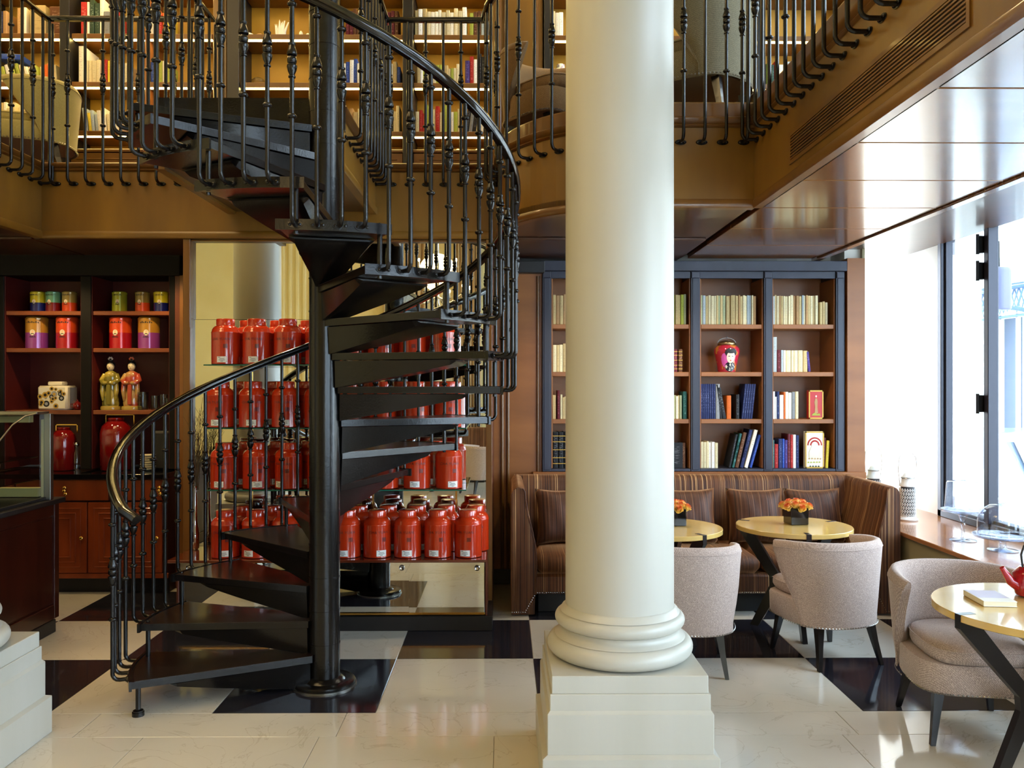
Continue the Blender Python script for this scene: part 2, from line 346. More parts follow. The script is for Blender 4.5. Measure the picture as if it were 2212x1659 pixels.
DKWALL = mat('dark_red_wall_wood', (96, 42, 22), (74, 30, 14), rough=.35, scale=5, st=(1, 1, .2), coat=.3)
# ---- back-wall wooden panelling on the ground floor
def panel_wall(name, x0, x1, y, z0, z1, m):
    o = MB().box(x0, x1, y, YF, z0, z1).build(name, m, kind='structure'); return o
pw = panel_wall('wall_panelling', -.10, .32, 7.12, 0, 2.64, CHERRY)
for x in (-.02, .03, .285): MB().tube([(x, 7.115, .1), (x, 7.115, 2.62)], .014, 8).build('moulding', AMBERDK, pw, 60)
MB().cb(-.1, .32, 7.08, 7.12, 0, .12).build('skirting', EBONY, pw); MB().cb(-.12, .34, 7.04, 7.14, 2.64, 2.74).build('header', EBONY, pw)
wall('wall_niche_back', [(-2.40, -.09, 6.245, YF, 0, ZC)], DKWALL)
wall('trim_9', [(2.915, 3.066, 7.06, YF, 0, 2.77)], CHERRY)

# window bench / ledge and windows
lg = MB().cb(2.93, XW+.02, YB, 8.45, .575, .607, .004).build('trim_10', CHERRY, kind='structure')
lg.data.materials[0] = mat('ledge_wood', (176, 120, 78), (150, 96, 58), rough=.2, scale=3, st=(3, .4, 1), coat=.5)
MB().box(2.96, XW, YB, 8.45, 0, .575).build('wall_below_ledge', OLIVE, kind='structure')
WF = mat('dark_window_frame', (44, 42, 52), rough=.35, metal=.3)
k = 0
for y0, y1 in WINS:
    for zz0, zz1 in ((.607, 3.08), (3.85, 5.7)):
        k += 1
        w = bpy.data.objects.new('window_%d' % k, None); COL.objects.link(w); w['kind'] = 'structure'; w.location = (XW, y0, zz0)
        L_, H_ = y1-y0, zz1-zz0
        b = MB(); 
        for o_, t_ in ((.0, .055), (.03, .045)):
            b.cb(-.02+o_, .06+o_, 0, t_+o_, 0, H_); b.cb(-.02+o_, .06+o_, L_-t_-o_, L_, 0, H_); b.cb(-.02+o_, .06+o_, 0, L_, 0, t_+o_); b.cb(-.02+o_, .06+o_, 0, L_, H_-.18-o_*.5, H_)
        b.build('frame', WF, w)
        n = 3 if L_ > 3 else 2
        cuts = [0, L_*.40, L_*.80, L_] if n == 3 else [0, L_*.5, L_]
        for c_ in cuts[1:-1]:
            MB().cb(-.03, .05, c_-.055, c_-.01, 0, H_).cb(-.015, .07, c_-.01, c_+.03, 0, H_).build('mullion', WF, w)
        for a, c_ in zip(cuts[:-1], cuts[1:]): MB().box(.03, .036, a+.05, c_-.03, .05, H_-.1).build('pane', GLASS, w)
        if k == 1:
            for zz in (.88, 1.88, 2.08):
                MB().cb(-.055, -.005, L_*.80+.03, L_*.80+.06, zz, zz+.13, .004).lathe([(.012, 0), (.012, .15)], (-.06, L_*.80+.03, zz-.01), 8).build('hinge', BLK, w, 40)
w = bpy.data.objects.new('window_7', None); COL.objects.link(w); w['kind'] = 'structure'; w.location = (1.8, YB, .7)
b = MB()
for x in (0, .67, 1.34): b.cb(x, x+.06, -.12, -.06, 0, 2.2)
for z in (0, 1.4, 2.14): b.cb(0, 1.4, -.12, -.06, z, z+.06)
b.build('frame', WHITEMETAL, w)
MB().box(0, 1.4, -.1, -.095, 0, 2.2).build('pane', GLASS, w)

# ---- the part of the room seen in the mirror: pilaster, curtains, panelled door behind the camera
fp = MB(); n = 12; W0 = .95
prof = [(-W0/2, 0)]
for i in range(7):
    cx = -W0/2+W0*(i+.5)/7; w_ = W0/7*.36
    prof += [(cx-w_, .10)]+[(cx+cos(a)*w_, .10-sin(-a)*-w_*.8) for a in [pi-pi*q/6 for q in range(1, 6)]]+[(cx+w_, .10)]
prof += [(W0/2, .1), (W0/2, 0)]
prof[1:1] = [(-W0/2, .1)]
fp.add([(x, y, 0) for x, y in prof]+[(x, y, 5.2) for x, y in prof], [(i, i+1, len(prof)+i+1, len(prof)+i) for i in range(len(prof)-1)])
fpo = fp.build('fluted_pilaster', WALLC, loc=(-3.9, YB+.002, .5)); tag(fpo, 'cream fluted pilaster on the far wall, seen only in the mirror', 'pilaster')
CURT = mat('beige_curtain', (206, 180, 140), (190, 160, 118), rough=.8, scale=5)
for x0, x1, lb in ((-2.3, -1.5, 'left of the mirrored chandelier'), (-.95, -.45, 'right of the mirrored chandelier')):
    c = MB(); pr = [(x0+(x1-x0)*i/60, YB+.16+.045*sin(i*.9)+.02*sin(i*2.3)) for i in range(61)]
    c.add([(x, y, .02) for x, y in pr]+[(x, y, 5.0) for x, y in pr], [(i, i+1, 62+i, 61+i) for i in range(60)])
    o = c.build('curtain', CURT, smooth=80); o.modifiers.new('s', 'SOLIDIFY').thickness = .01
    tag(o, 'beige floor-length curtain reflected in the mirror, '+lb, 'curtain')
d = MB().box(-1.45, -1.0, YB, YB+.05, 0, 2.4).build('door_1', WHITEMETAL, kind='structure')
for z0_, z1_ in ((.2, .9), (1.05, 2.2)): MB().cb(-1.38, -1.07, YB+.05, YB+.065, z0_, z1_).build('panel', WHITEMETAL, d)

# ---- outside: pale street front, canopy, parked car
FAC = mat('pale_stone_facade', (226, 222, 214), (214, 210, 202), rough=.8, scale=1)
st = MB().box(XW+.4, 30, -12, 40, -.7, -.35).build('street_ground', FAC, kind='structure')
IRON = mat('grey_blue_iron', (84, 106, 136), rough=.5)
fb = thing('stone_building', 'pale stone town house across the street, washed out by daylight', 'building', (11, 0, -.35))
b = MB()
# wall with openings: build from strips
ops = [(17.6, 18.9, 0, 3.6), (20.6, 22.2, .9, 3.4), (14.0, 15.6, .9, 3.4), (17.4, 18.8, 5.6, 8), (20.8, 22.0, 5.6, 8), (14.2, 15.4, 5.6, 8)]
b.box(0, .6, 4, 34, 8, 12); b.box(0, .6, 4, 34, 3.6, 5.6); b.box(0, .6, 4, 14, 0, 3.6); b.box(0, .6, 15.6, 17.6, 0, 3.6); b.box(0, .6, 18.9, 20.6, 0, 3.6); b.box(0, .6, 22.2, 34, 0, 3.6)
b.box(0, .6, 4, 14.2, 5.6, 8); b.box(0, .6, 15.4, 17.4, 5.6, 8); b.box(0, .6, 18.8, 20.8, 5.6, 8); b.box(0, .6, 22, 34, 5.6, 8); b.box(.3, .6, 14, 15.6, 0, .9); b.box(.3, .6, 20.6, 22.2, 0, .9)
b.build('wall', FAC, fb)
for z in [0.5*i for i in range(1, 16)]: MB().cb(-.05, -.001, 4, 34, z+.04, z+.46, .02).build('stone_course', FAC, fb) if not (z < 3.6) else [MB().cb(-.05, -.001, a, c, z+.04, z+.46, .02).build('stone_course', FAC, fb) for a, c in ((4, 13.9), (15.7, 17.5), (19, 20.5), (22.3, 34))]
GRY = mat('facade_window_grey', (84, 94, 110), rough=.2)  # flat grey for the windows across the street
for y0, y1, z0_, z1_ in ops:
    q = MB().box(.35, .4, y0, y1, z0_, z1_).build('window', GRY, fb)
    MB().box(.28, .36, y0, y0+.08, z0_, z1_).box(.28, .36, y1-.08, y1, z0_, z1_).box(.28, .36, (y0+y1)/2-.04, (y0+y1)/2+.04, z0_, z1_).box(.28, .36, y0, y1, z1_-.08, z1_).build('window_frame', WHITEMETAL, q)
cp = thing('iron_canopy', 'wrought iron and glass canopy over the entrance across the street', 'canopy', (10.93, 0, -.35))
b = MB()
for y in [15.5+.6*i for i in range(10)]:
    b.tube([(-.02, y, 4.1), (-1.8, y, 3.8)], .03, 6)
    for i in range(6): b.tube([(-.1-.28*i, y, 4.08-.05*i), (-.24-.28*i, y, 3.55-.02*i), (-.38-.28*i, y, 4.04-.05*i)], .016, 5)
for x, z in ((-1.8, 3.8), (-1.8, 3.5), (-.9, 3.95), (-.1, 3.5)): b.tube([(x, 15.3, z), (x, 21.2, z)], .03, 6)
for y in (15.5, 20.9):
    b.tube([(-.05, y, 1.8)]+[(-.05-1.6*(1-cos(a)), y, 1.8+1.7*sin(a)) for a in [R(15*i) for i in range(1, 7)]], .04, 6)
    for i in range(5): b.tube([(-.3-.15*i+.18*cos(a), y, 3.2-.25*i+.18*sin(a)) for a in [R(40*q) for q in range(9)]], .018, 5)
b.build('ironwork', IRON, cp, 60); MB().add([(0, 15.3, 4.16), (-1.9, 15.3, 3.86), (-1.9, 21.2, 3.86), (0, 21.2, 4.16), (0, 15.3, 4.15), (-1.9, 15.3, 3.85), (-1.9, 21.2, 3.85), (0, 21.2, 4.15)], [(0,1,2,3),(7,6,5,4),(0,4,5,1),(1,5,6,2),(2,6,7,3),(3,7,4,0)]).build('glass_roof', GLASS, cp)
# car
CARP = mat('silver_car_paint', (150, 156, 168), rough=.2, metal=.2, coat=.8); DGL = mat('car_glass', (96, 108, 124), rough=.05)
car = thing('parked_car', 'silver car parked outside the window, seen through the glass', 'car', (6.9, 10.6, -.35), R(90))
side = [(-2.1, .32), (-2.15, .62), (-1.95, .82), (-1.1, .96), (-.45, 1.40), (.75, 1.45), (1.5, 1.02), (2.05, .92), (2.12, .5), (2.05, .3)]
rings = []
for y, q in ((-.80, .94), (-.86, 1), (.86, 1), (.80, .94)): rings.append([(x*q, y*(.80 if z > 1.1 else 1), z) for x, z in side])
MB().loft(rings).build('body', CARP, car, 40)
MB().loft([[(x, y*.83*(1 if z < 1.1 else .88), z) for x, z in ((-1.02, .97), (-.48, 1.34), (.72, 1.39), (1.36, 1.02))] for y in (-1.06, 1.06)]).build('glazing', DGL, car)
for x in (-1.35, 1.32):
    for y in (-.78, .78):
        MB().lathe([(.2, -.1), (.32, -.09), (.33, 0), (.32, .09), (.2, .1)], (0, 0, 0), 20).xf(Matrix.Translation((x, y, .32)) @ Matrix.Rotation(pi/2, 4, 'X')).build('wheel', BLK, car, 40)
for y in (-.6, .6):
    for x in (-2.05, 2.0): MB().sphere((x, y, .7), .14, sx=.5, sz=.7).build('headlight', GLASS, car, 60)
MB().box(-2.17, -2.12, -.4, .4, .42, .6).build('grille', BLK, car)
# lamp just outside the glass
ol = thing('outdoor_wall_lamp', 'pale grey cylindrical lamp hanging outside the window', 'lamp', (4.35, 7.3, 2.35))
MB().lathe([(.09, 0), (.10, .01), (.10, .34), (.085, .37), (.03, .38)], (0, 0, 0), 20).build('lamp_body', mat('lavender_grey_metal', (96, 96, 122), rough=.4), ol, 40)
MB().tube([(0, 0, .38), (0, 0, .6), (-.4, 0, .62)], .012, 8).build('arm', BLK, ol, 60)
# ================================================================ SPIRAL STAIRCASE
PX, PY = -1.02, 4.73; RISE = .1872; STEP = 22.5; TH0 = -29
def tz(n): return RISE*n-(.015 if n == 16 else .04 if n == 17 else 0)
def tth(n): return TH0+STEP*(n-1)+(2.5 if n > 14 else 0)
def pol(th, r, z=0): a = R(th); return (-cos(a)*r, sin(a)*r, z)      # clockwise from the -x side
stair = thing('spiral_staircase', 'black iron spiral staircase with turned balusters winding round a central pole', 'staircase', (PX, PY, 0))
RP = .086
MB().lathe([(RP, .02), (RP, 5.2)], n=32).build('pole', BLACKMET, stair, 40)
for i in range(1, 27): MB().lathe([(RP, -.004), (RP+.0025, -.004), (RP+.0025, .0035), (RP, .0035)], n=32, cap=False).build('collar', BLACKMET, stair, 30, loc=(0, 0, .05+RISE*i)) if i < 27 else None
MB().lathe([(.172, 0), (.175, .006), (.172, .026), (.165, .030), (.115, .030), (.10, .045), (RP, .05)], n=40).build('base_flange', BLACKMET, stair, 40)
MB().lathe([(.18, 0), (.18, .008)], n=40).build('floor_washer', STEEL, stair, 40, loc=(0, 0, 0))
SPAN = 28.5; TR = 1.0; TT = .042
# one tread, nosing at angle 0, built once and turned for every step (z = top of tread)
def tread_mesh():
    b = MB(); n = 5
    outer = [pol(SPAN*i/n, TR) for i in range(n+1)]
    # inner end: wraps the pole tangentially
    inner = [pol(SPAN+32, .10), pol(SPAN/2, .06), pol(-32, .10)]
    poly = [(p[0], p[1]) for p in outer+inner]
    b.prism(poly, -TT+.004, -.002, 0)
    b2 = [(p[0]*.985, p[1]*.985) for p in outer]+[(p[0], p[1]) for p in inner]
    b.prism(b2, -.002, 0, 1)
    return b.mesh('tread', [BLACKMET, TREADTOP])
TM = tread_mesh()
def edge_mesh():
    b = MB(); n = 5; outer = [pol(-.6+(SPAN+1.2)*i/n, TR) for i in range(n+1)]
    rings = [[(p[0]*q, p[1]*q, z) for q, z in ((.998, -.046), (1.012, -.046), (1.012, .003), (.998, .003))] for p in outer]
    b.loft(rings); return b.mesh('edge_band', BLACKMET)
EM = edge_mesh()
def bracket_mesh():
    b = MB(); rings = []
    for r, w, d in ((.08, .060, .150), (.3, .100, .112), (.55, .155, .068), (.76, .20, .026), (.79, .20, .008)):
        a = R(SPAN/2); c, s_ = -cos(a), sin(a); nx, ny = -s_, c
        t = -TT-.001
        rings.append([(c*r+nx*w, s_*r+ny*w, t), (c*r-nx*w, s_*r-ny*w, t), (c*r-nx*w*.86, s_*r-ny*w*.86, t-d), (c*r+nx*w*.86, s_*r+ny*w*.86, t-d)])
    b.loft(rings); return b.mesh('bracket', BLACKMET, 20)
BM_ = bracket_mesh()
def spacer_mesh():
    b = MB(); h = RISE-TT
    b.lathe([(.0125, -h-TT), (.0125, -TT)], n=10)
    b.lathe([(.011, .003), (.011, .010), (.006, .014)], n=8); b.lathe([(.010, -RISE-TT-.016), (.011, -RISE-TT-.002)], n=8)
    return b.mesh('spacer_rod', BLACKMET, 40)
SM = spacer_mesh()
NT = 17
for n in range(1, NT+1):
    th = tth(n)
    o = put('tread', TM, stair, (0, 0, tz(n)), R(-th))
    put('edge_band', EM, o); put('bracket', BM_, o)
    p = pol(th+1.8, .965, tz(n))
    if n > 1: put('spacer_rod', SM, stair, p)
p = pol(TH0+1.8, .965)
MB().lathe([(.03, 0), (.03, .02)], n=16).lathe([(.026, .02), (.026, .028), (.014, .032), (.013, .032), (.013, tz(1)-TT)], n=12).build('foot_post', [BLACKMET], stair, 40, loc=(p[0], p[1], 0))
# rail height over the helix of the nosings
RR = 1.085
def rz(th): return tz(1)+RISE*(th-TH0)/STEP+1.02-.00075*(th+40)
def rail_tube(path, name, parent, w=.026, h=.019):
    b = MB(); P = [Vector(p) for p in path]; rings = []
    for i, p in enumerate(P):
        t = (P[min(i+1, len(P)-1)]-P[max(i-1, 0)]).normalized(); sd = t.cross(Vector((0, 0, 1))).normalized(); up = sd.cross(t).normalized()
        pr = [(-w*.6, -h), (w*.6, -h), (w*.95, -h*.4), (w, h*.1), (w*.85, h*.65), (w*.45, h), (-w*.45, h), (-w*.85, h*.65), (-w, h*.1), (-w*.95, -h*.4)]
        rings.append([p+sd*a+up*c for a, c in pr])
    return b.loft(rings).build(name, RAILMET, parent, 50)
def flat_bar(path, name, parent):
    b = MB(); P = [Vector(p) for p in path]; rings = []
    for i, p in enumerate(P):
        t = (P[min(i+1, len(P)-1)]-P[max(i-1, 0)]).normalized(); sd = t.cross(Vector((0, 0, 1))).normalized(); up = sd.cross(t).normalized()
        rings.append([p+sd*a+up*c for a, c in ((-.015, -.027), (.015, -.027), (.015, -.018), (-.015, -.018))])
    return b.loft(rings).build(name, BLACKMET, parent)
hp = [pol(th, RR, rz(th)) for th in [-47+4*i for i in range(102)] if th <= 352]
hp = [Vector(p) for p in hp]; hp[0] = Vector(pol(-47, RR-.03, rz(-47)-.005))
rail_tube(hp, 'handrail', stair, .028, .021); flat_bar(hp[1:], 'rail_core', stair)
def turned(b, x, z, ornate, s=1.0, n=12):
    r = .0115
    if ornate == 1:     # vase, ball, inverted vase
        pr = [(r, -.078), (.016, -.076), (.016, -.070), (.0115, -.066), (.0195, -.045), (.023, -.028), (.0215, -.022), (.012, -.018), (.0195, -.012), (.0215, 0), (.0195, .012),
              (.012, .018), (.0215, .022), (.023, .028), (.0185, .045), (.0120, .064), (.016, .069), (.016, .075), (r, .078)]
    else: pr = [(r, -.011), (.0165, -.008), (.021, -.002), (.021, .002), (.0165, .008), (r, .011)]
    b.lathe([(q*s if q > r else q*.9, h*s) for q, h in pr], (x, 0, z), n)
def baluster_mesh(L, out, orn, bend=.035, r=.0105):
    b = MB(); pts = [(0, 0, 0), (out-bend, 0, 0)]+[(out-bend+bend*sin(a), 0, bend*(1-cos(a))) for a in (R(25), R(50), R(75), R(90))]+[(out, 0, L)]
    b.tube(pts, r, 10)
    for z, o in orn: turned(b, out, z, o)
    return b.mesh('baluster', BLACKMET, 50)
def plate_mesh():
    b = MB(); n = 12
    b.loft([[(x, .036*cos(2*pi*j/n), .017*sin(2*pi*j/n)*1.0) for j in range(n)] for x in (.0, .004)])
    for y in (-.022, .022): b.xf(Matrix.Identity(4)); s0 = len(b.v); b.lathe([(.008, 0), (.008, .005), (.004, .008)], n=8); b.xf(Matrix.Translation((.004, y, 0)) @ Matrix.Rotation(pi/2, 4, 'Y'), s0)
    return b.mesh('mounting_plate', BLACKMET, 40)
PM = plate_mesh()
for n in range(1, NT+1):
    for k_ in range(4):
        th = tth(n)+7.3+5.625*k_
        z = tz(n)-.022; L = rz(th)-.03-z; mid = L*.5+.02*0
        vz = L-.50; vz = (tz(1)+RISE*(th-TH0)/STEP+.50)-z-.02
        o = put('baluster', baluster_mesh(L, RR-TR-.012, [(vz, 1), (vz+.245, 0), (vz-.245, 0)]), stair, pol(th, TR+.012, z), R(180-th))
        put('mounting_plate', PM, o)
# landing plate against the bridge
MB().box(-2.04-PX, -.93-PX, 4.862-PY, 4.885-PY, 3.17, 3.365).build('landing_plate', BLACKMET, stair)

# ================================================================ BALUSTRADES OF THE GALLERY
def along(path, sp, first=.06):
    out = []; d = first; acc = 0; P = [Vector(p) for p in path]
    for a, b in zip(P[:-1], P[1:]):
        L = (b-a).length; t = (b-a)/L
        while d <= acc+L: out.append((a+t*(d-acc), t)); d += sp
        acc += L
    return out
B_PL = baluster_mesh(1.165, .09, []); B_OR = baluster_mesh(1.165, .09, [(.70, 1), (.94, 0), (.40, 0)])
def balustrade(name, path, label, alt=0):
    t0 = thing(name, label, 'railing', (0, 0, 0))
    for i, (p, t) in enumerate(along(path, .128)):
        nx, ny = -t.y, t.x
        o = put('baluster', B_OR if (i+alt) % 2 else B_PL, t0, (p.x+nx*.001, p.y+ny*.001, 3.17), atan2(ny, nx))
        put('mounting_plate', PM, o)
    b = MB(); P = [Vector(p) for p in path]; off = []
    for i, p in enumerate(P):
        ns = [Vector((-(P[c]-P[a]).normalized().y, (P[c]-P[a]).normalized().x)) for a, c in ((i-1, i), (i, i+1)) if a >= 0 and c < len(P)]
        m = sum(ns, Vector((0, 0))).normalized(); m /= max(.3, m.dot(ns[0])); off.append((p.x+m.x*.09, p.y+m.y*.09, 4.345))
    rail_tube(off, 'handrail', t0, .028, .018)
    return t0
balustrade('gallery_balustrade', [(1.52, 2.25), (1.52, 5.06)]+arc+[(-.05, 6.15), (-.95, 6.15), (-.95, 4.95)], 'black iron balustrade along the gallery edge from the window side round to the stair')
balustrade('gallery_balustrade', [(-2.03, 4.92), (-2.03, 6.15), (-3.4, 6.15), (-3.4, 4.95)], 'black iron balustrade on the gallery left of the stair', 1)

# ================================================================ COLUMNS
def column(x, y, label):
    t = thing('column', label, 'column', (x, y, 0)); D = .483/2
    MB().lathe([(D, .72), (D*.998, 2.5), (D*.97, 6.2)], n=48).build('shaft', CREAM, t, 60)
    MB().lathe([(D+.0, .72), (D+.004, .715), (D+.016, .705), (D+.022, .694), (D+.024, .692)]+[(D+.014+.033*cos(a), .660+.031*sin(a)) for a in [R(80-20*i) for i in range(9)]]+
      [(D+.022, .628), (D+.018, .625), (D+.018, .612), (D+.026, .60), (D+.044, .592), (D+.048, .588)]+[(D+.040+.042*cos(a), .546+.041*sin(a)) for a in [R(85-19*i) for i in range(10)]]+[(D+.03, .502)], n=56).build('moulded_base', CREAM, t, 60)
    b = MB()
    for w, a, c in ((.322, .428, .502), (.330, .362, .430), (.341, .185, .352), (.362, -.0, .178)): b.cb(-w, w, -w, w, a, c, .003)
    def bev(w0, w1, z0, z1): b.add([(-w0, -w0, z0), (w0, -w0, z0), (w0, w0, z0), (-w0, w0, z0), (-w1, -w1, z1), (w1, -w1, z1), (w1, w1, z1), (-w1, w1, z1)], [(0,1,5,4),(1,2,6,5),(2,3,7,6),(3,0,4,7)])
    bev(.329, .340, .364, .351); bev(.340, .361, .187, .177)
    b.build('stepped_plinth', CREAM, t)
    return t
column(.515, 3.735, 'tall cream column on a stepped plinth in the middle of the room')
column(-2.575, 3.735, 'cream column at the left edge, only its plinth and base showing')
# ================================================================ TEA DISPLAY CABINET WITH MIRRORS
dc = thing('display_cabinet', 'amber-framed mirrored display niche holding red tea canisters behind the stair', 'cabinet', (0, 5.75, 0))
def dbox(name, x0, x1, y0, y1, z0, z1, m, c=.003, parent=dc): return MB().cb(x0, x1, y0-5.75, y1-5.75, z0, z1, c).build(name, m, parent)
AMW = mat('amber_frame_wood', (128, 84, 30), (98, 58, 18), rough=.35, scale=5, st=(1, 1, .15), detail=7, coat=.3)
DKW = mat('cabinet_side_wood', (96, 42, 22), (74, 30, 14), rough=.35, scale=5, st=(1, 1, .2), coat=.3)
dbox('post', -2.37, -2.318, 6.16, 6.24, .0, 2.768, AMW); dbox('post', -.138, -.092, 6.16, 6.24, .0, 2.768, AMW)
dbox('header', -2.318, -.138, 6.18, 6.24, 2.755, 2.768, AMW)
dbox('counter', -2.30, -.125, 5.70, 6.21, .478, .497, mat('counter_wood', (112, 48, 26), (86, 32, 16), rough=.12, scale=4, coat=.8))
dbox('plinth', -2.26, -.085, 5.74, 6.2, 0, .10, EBONY)
dbox('side_panel', -2.26, -2.245, 5.76, 6.2, .10, .478, DKW); dbox('side_panel', -.135, -.120, 5.76, 6.2, .10, .478, DKW)
dbox('carcass_back', -2.245, -.135, 5.80, 5.83, .10, .478, DKW)
dbox('rail', -2.245, -.135, 5.755, 5.77, .105, .122, BRASS)
for i, (x0, x1, y) in enumerate(((-2.24, -1.66, 5.776), (-1.66, -.66, 5.770), (-.66, -.14, 5.758))):
    d_ = dbox('sliding_mirror_door', x0, x1, y-.003, y+.003, .122, .474, MIRROR, .0008)
    q = MB().lathe([(.016, 0), (.020, .002), (.016, .005), (.013, .002)], n=20).xf(Matrix.Translation(((x1-.05) if i else x0+.06, y-5.75-.003, .43)) @ Matrix.Rotation(pi/2, 4, 'X')).build('finger_pull', CHROME, d_, 50)
mp_ = dbox('mirror_pane', -2.318, -.138, 6.222, 6.228, 2.18, 2.755, MIRROR, .0006)
dbox('mirror_pane', -2.318, -.138, 6.215, 6.221, .497, 2.178, MIRROR, .0006)

for x in (-1.88, -.98, -.36):
    dbox('shelf_standard', x-.007, x+.007, 6.206, 6.214, .50, 2.19, BRASS, .001)
SHZ = (.9625, 1.395, 1.838)
for z in SHZ:
    s_ = dbox('glass_shelf', -2.10, -.27, 5.832, 6.20, z-.010, z-.001, SHGLASS, .001)
    MB().box(-2.10, -.27, 5.83-5.75, 5.832-5.75, z-.010, z-.001).box(-2.102, -2.10, .09, .45, z-.010, z-.001).box(-.27, -.268, .09, .45, z-.010, z-.001).build('shelf_edge', GREENED, s_)
    for x in (-1.88, -.98, -.36):
        MB().tube([(x, 6.20-5.75, z-.03), (x, 5.95-5.75, z-.014)], .005, 6).build('shelf_bracket', BRASS, s_)

# canisters
def text_mesh(body, size, ext=.0, align='CENTER', spacing=1):
    c = bpy.data.curves.new('t', 'FONT'); c.body = body; c.size = size; c.extrude = ext; c.align_x = align; c.resolution_u = 2; c.space_character = spacing
    o = bpy.data.objects.new('t', c); COL.objects.link(o)
    me = o.to_mesh(); vs = [v.co.copy() for v in me.vertices]; fs = [tuple(p.vertices) for p in me.polygons]
    o.to_mesh_clear(); bpy.data.objects.remove(o); bpy.data.curves.remove(c); return vs, fs
def wrap(b, vs, fs, r, z0, a0=0, k=None):      # onto a cylinder facing -y
    return b.add([(r*sin(v.x/r+a0), -r*cos(v.x/r+a0), z0+v.y) for v in vs], fs, k)
CR = .100
body = MB().lathe([(.094, 0), (CR, .004), (CR, .225), (CR+.001, .228), (CR+.001, .232), (CR-.001, .234), (.096, .250), (.086, .266), (.070, .279), (.060, .283)], n=36).mesh('canister_body', LACQ, 50)
lid = MB().lathe([(.061, .280), (.066, .281), (.066, .322), (.063, .327), (.045, .330), (.02, .331)], n=32).mesh('lid', LACQ, 45)
tv, tf = text_mesh('CHA YUAN', .0265, spacing=1.1)
pb = MB(); wrap(pb, tv, tf, CR+.0008, .172); letterm = pb.mesh('printed_lettering', LACQDK); pb = MB()
sq = [(x, y) for x, y in ((.022, .112), (.052, .112), (.052, .142), (.022, .142))]
def patch(b, x0, x1, z0, z1, r, n=5, k=None, a0=0):
    vs = []; fs = []
    for i in range(n+1):
        a = (x0+(x1-x0)*i/n)/r+a0; vs += [(r*sin(a), -r*cos(a), z0), (r*sin(a), -r*cos(a), z1)]
        if i: fs.append((2*i-2, 2*i, 2*i+1, 2*i-1))
    return b.add(vs, fs, k)
for j in range(4): patch(pb, .026, .050, .118+.007*j, .1215+.007*j, CR+.0008, 3)
patch(pb, .024, .027, .115, .145, CR+.0008, 1); patch(pb, .049, .052, .115, .145, CR+.0008, 1); patch(pb, .036, .039, .115, .145, CR+.0008, 1)
printm = pb.mesh('printed_seal', LACQDK)
lb = MB(); patch(lb, -.036, .036, .014, .056, CR+.0012, 6, 0)
for (a, c, z) in ((-.028, -.012, .049), (-.018, .018, .040), (-.022, .022, .031), (-.01, .01, .022)): patch(lb, a, c, z-.0018, z+.0018, CR+.0018, 4, 1)
labm = lb.mesh('paper_label', [PAPER, INK])
import random as _r
RN = _r.Random(5)
ORD = ['first', 'second', 'third', 'fourth', 'fifth', 'sixth', 'seventh', 'eighth', 'ninth', 'tenth', 'eleventh', 'twelfth', 'thirteenth', 'fourteenth', 'fifteenth',
       'sixteenth', 'seventeenth', 'eighteenth', 'nineteenth', 'twentieth', 'twenty-first', 'twenty-second', 'twenty-third', 'twenty-fourth', 'twenty-fifth', 'twenty-sixth', 'twenty-seventh', 'twenty-eighth', 'twenty-ninth', 'thirtieth']
def canister(x, y, z, label, face):
    t = thing('tea_canister', label, 'canister', (x, y, z), R(RN.uniform(-16, 16)), 'red tea canisters in the mirrored display'); t.scale = (.965, .965, .985)
    b = put('canister_body', body, t); put('lid', lid, t)
    if face:
        p = put('paper_label', labm, b, rot=(0, 0, RN.uniform(-.25, .25))); q = put('printed_seal', printm, b); put('printed_lettering', letterm, b)
        o_ = RN.uniform(-.2, .2)
for r_, (z, y, xs, w) in enumerate([(.498, 5.84, [489+65.3*i for i in range(9)], 'on the wooden counter'),
    (SHZ[0], 5.937, [487+69*i for i in range(8)], 'on the lowest glass shelf'), (SHZ[1], 5.937, [478+70*i for i in range(8)], 'on the middle glass shelf'), (SHZ[2], 5.937, [489+67*i for i in range(8)], 'on the top glass shelf')]):
    for i, px in enumerate(xs):
        x = (px-1090)/1800*y
        canister(x, y, z, 'red tea canister in the front row %s, %s from the left' % (w, ORD[i]), True)
        if i < len(xs)-(1 if r_ else 0): canister(x+(.045 if r_ == 0 else .112), y+(.225 if r_ == 0 else .166), z, 'red tea canister in the back row %s, %s from the left' % (w, ORD[i]), True)
# dry twigs standing left in the niche
tw_ = MB()
for i in range(16):
    a = RN.uniform(-.2, .9); L_ = RN.uniform(.35, .75); p0 = Vector((-2.25+RN.uniform(-.01, .02), 6.08, .51)); d_ = Vector((sin(a)*.26, -RN.uniform(0, .12), 1)).normalized()
    pts = [p0+d_*L_*q/5+Vector((.01*sin(q*2+i), .008*cos(q*3+i), 0)) for q in range(6)]; pts = [p+Vector((0,0,.35*0)) for p in pts]
    tw_.tube(pts, [.003-.0004*q for q in range(6)], 4)
    for q in (2, 3, 4):
        for s_ in (-1, 1): tw_.tube([pts[q], pts[q]+Vector((s_*.035, 0, .06))], .0011, 3)
vb = thing('twig_vase', 'dry twigs in a slim vase at the left end of the mirrored display', 'vase')
TW = mat('dry_twig', (74, 58, 40), rough=.8)
tw_.xf(Matrix.Translation((0, 0, .42))); tw_.build('twigs', TW, vb, kind='stuff')
MB().lathe([(.02, 0), (.028, .01), (.03, .12), (.017, .2), (.016, .44), (.02, .46)], (-2.25, 6.08, .498), 14).build('vase_body', MIRROR, vb, 50)

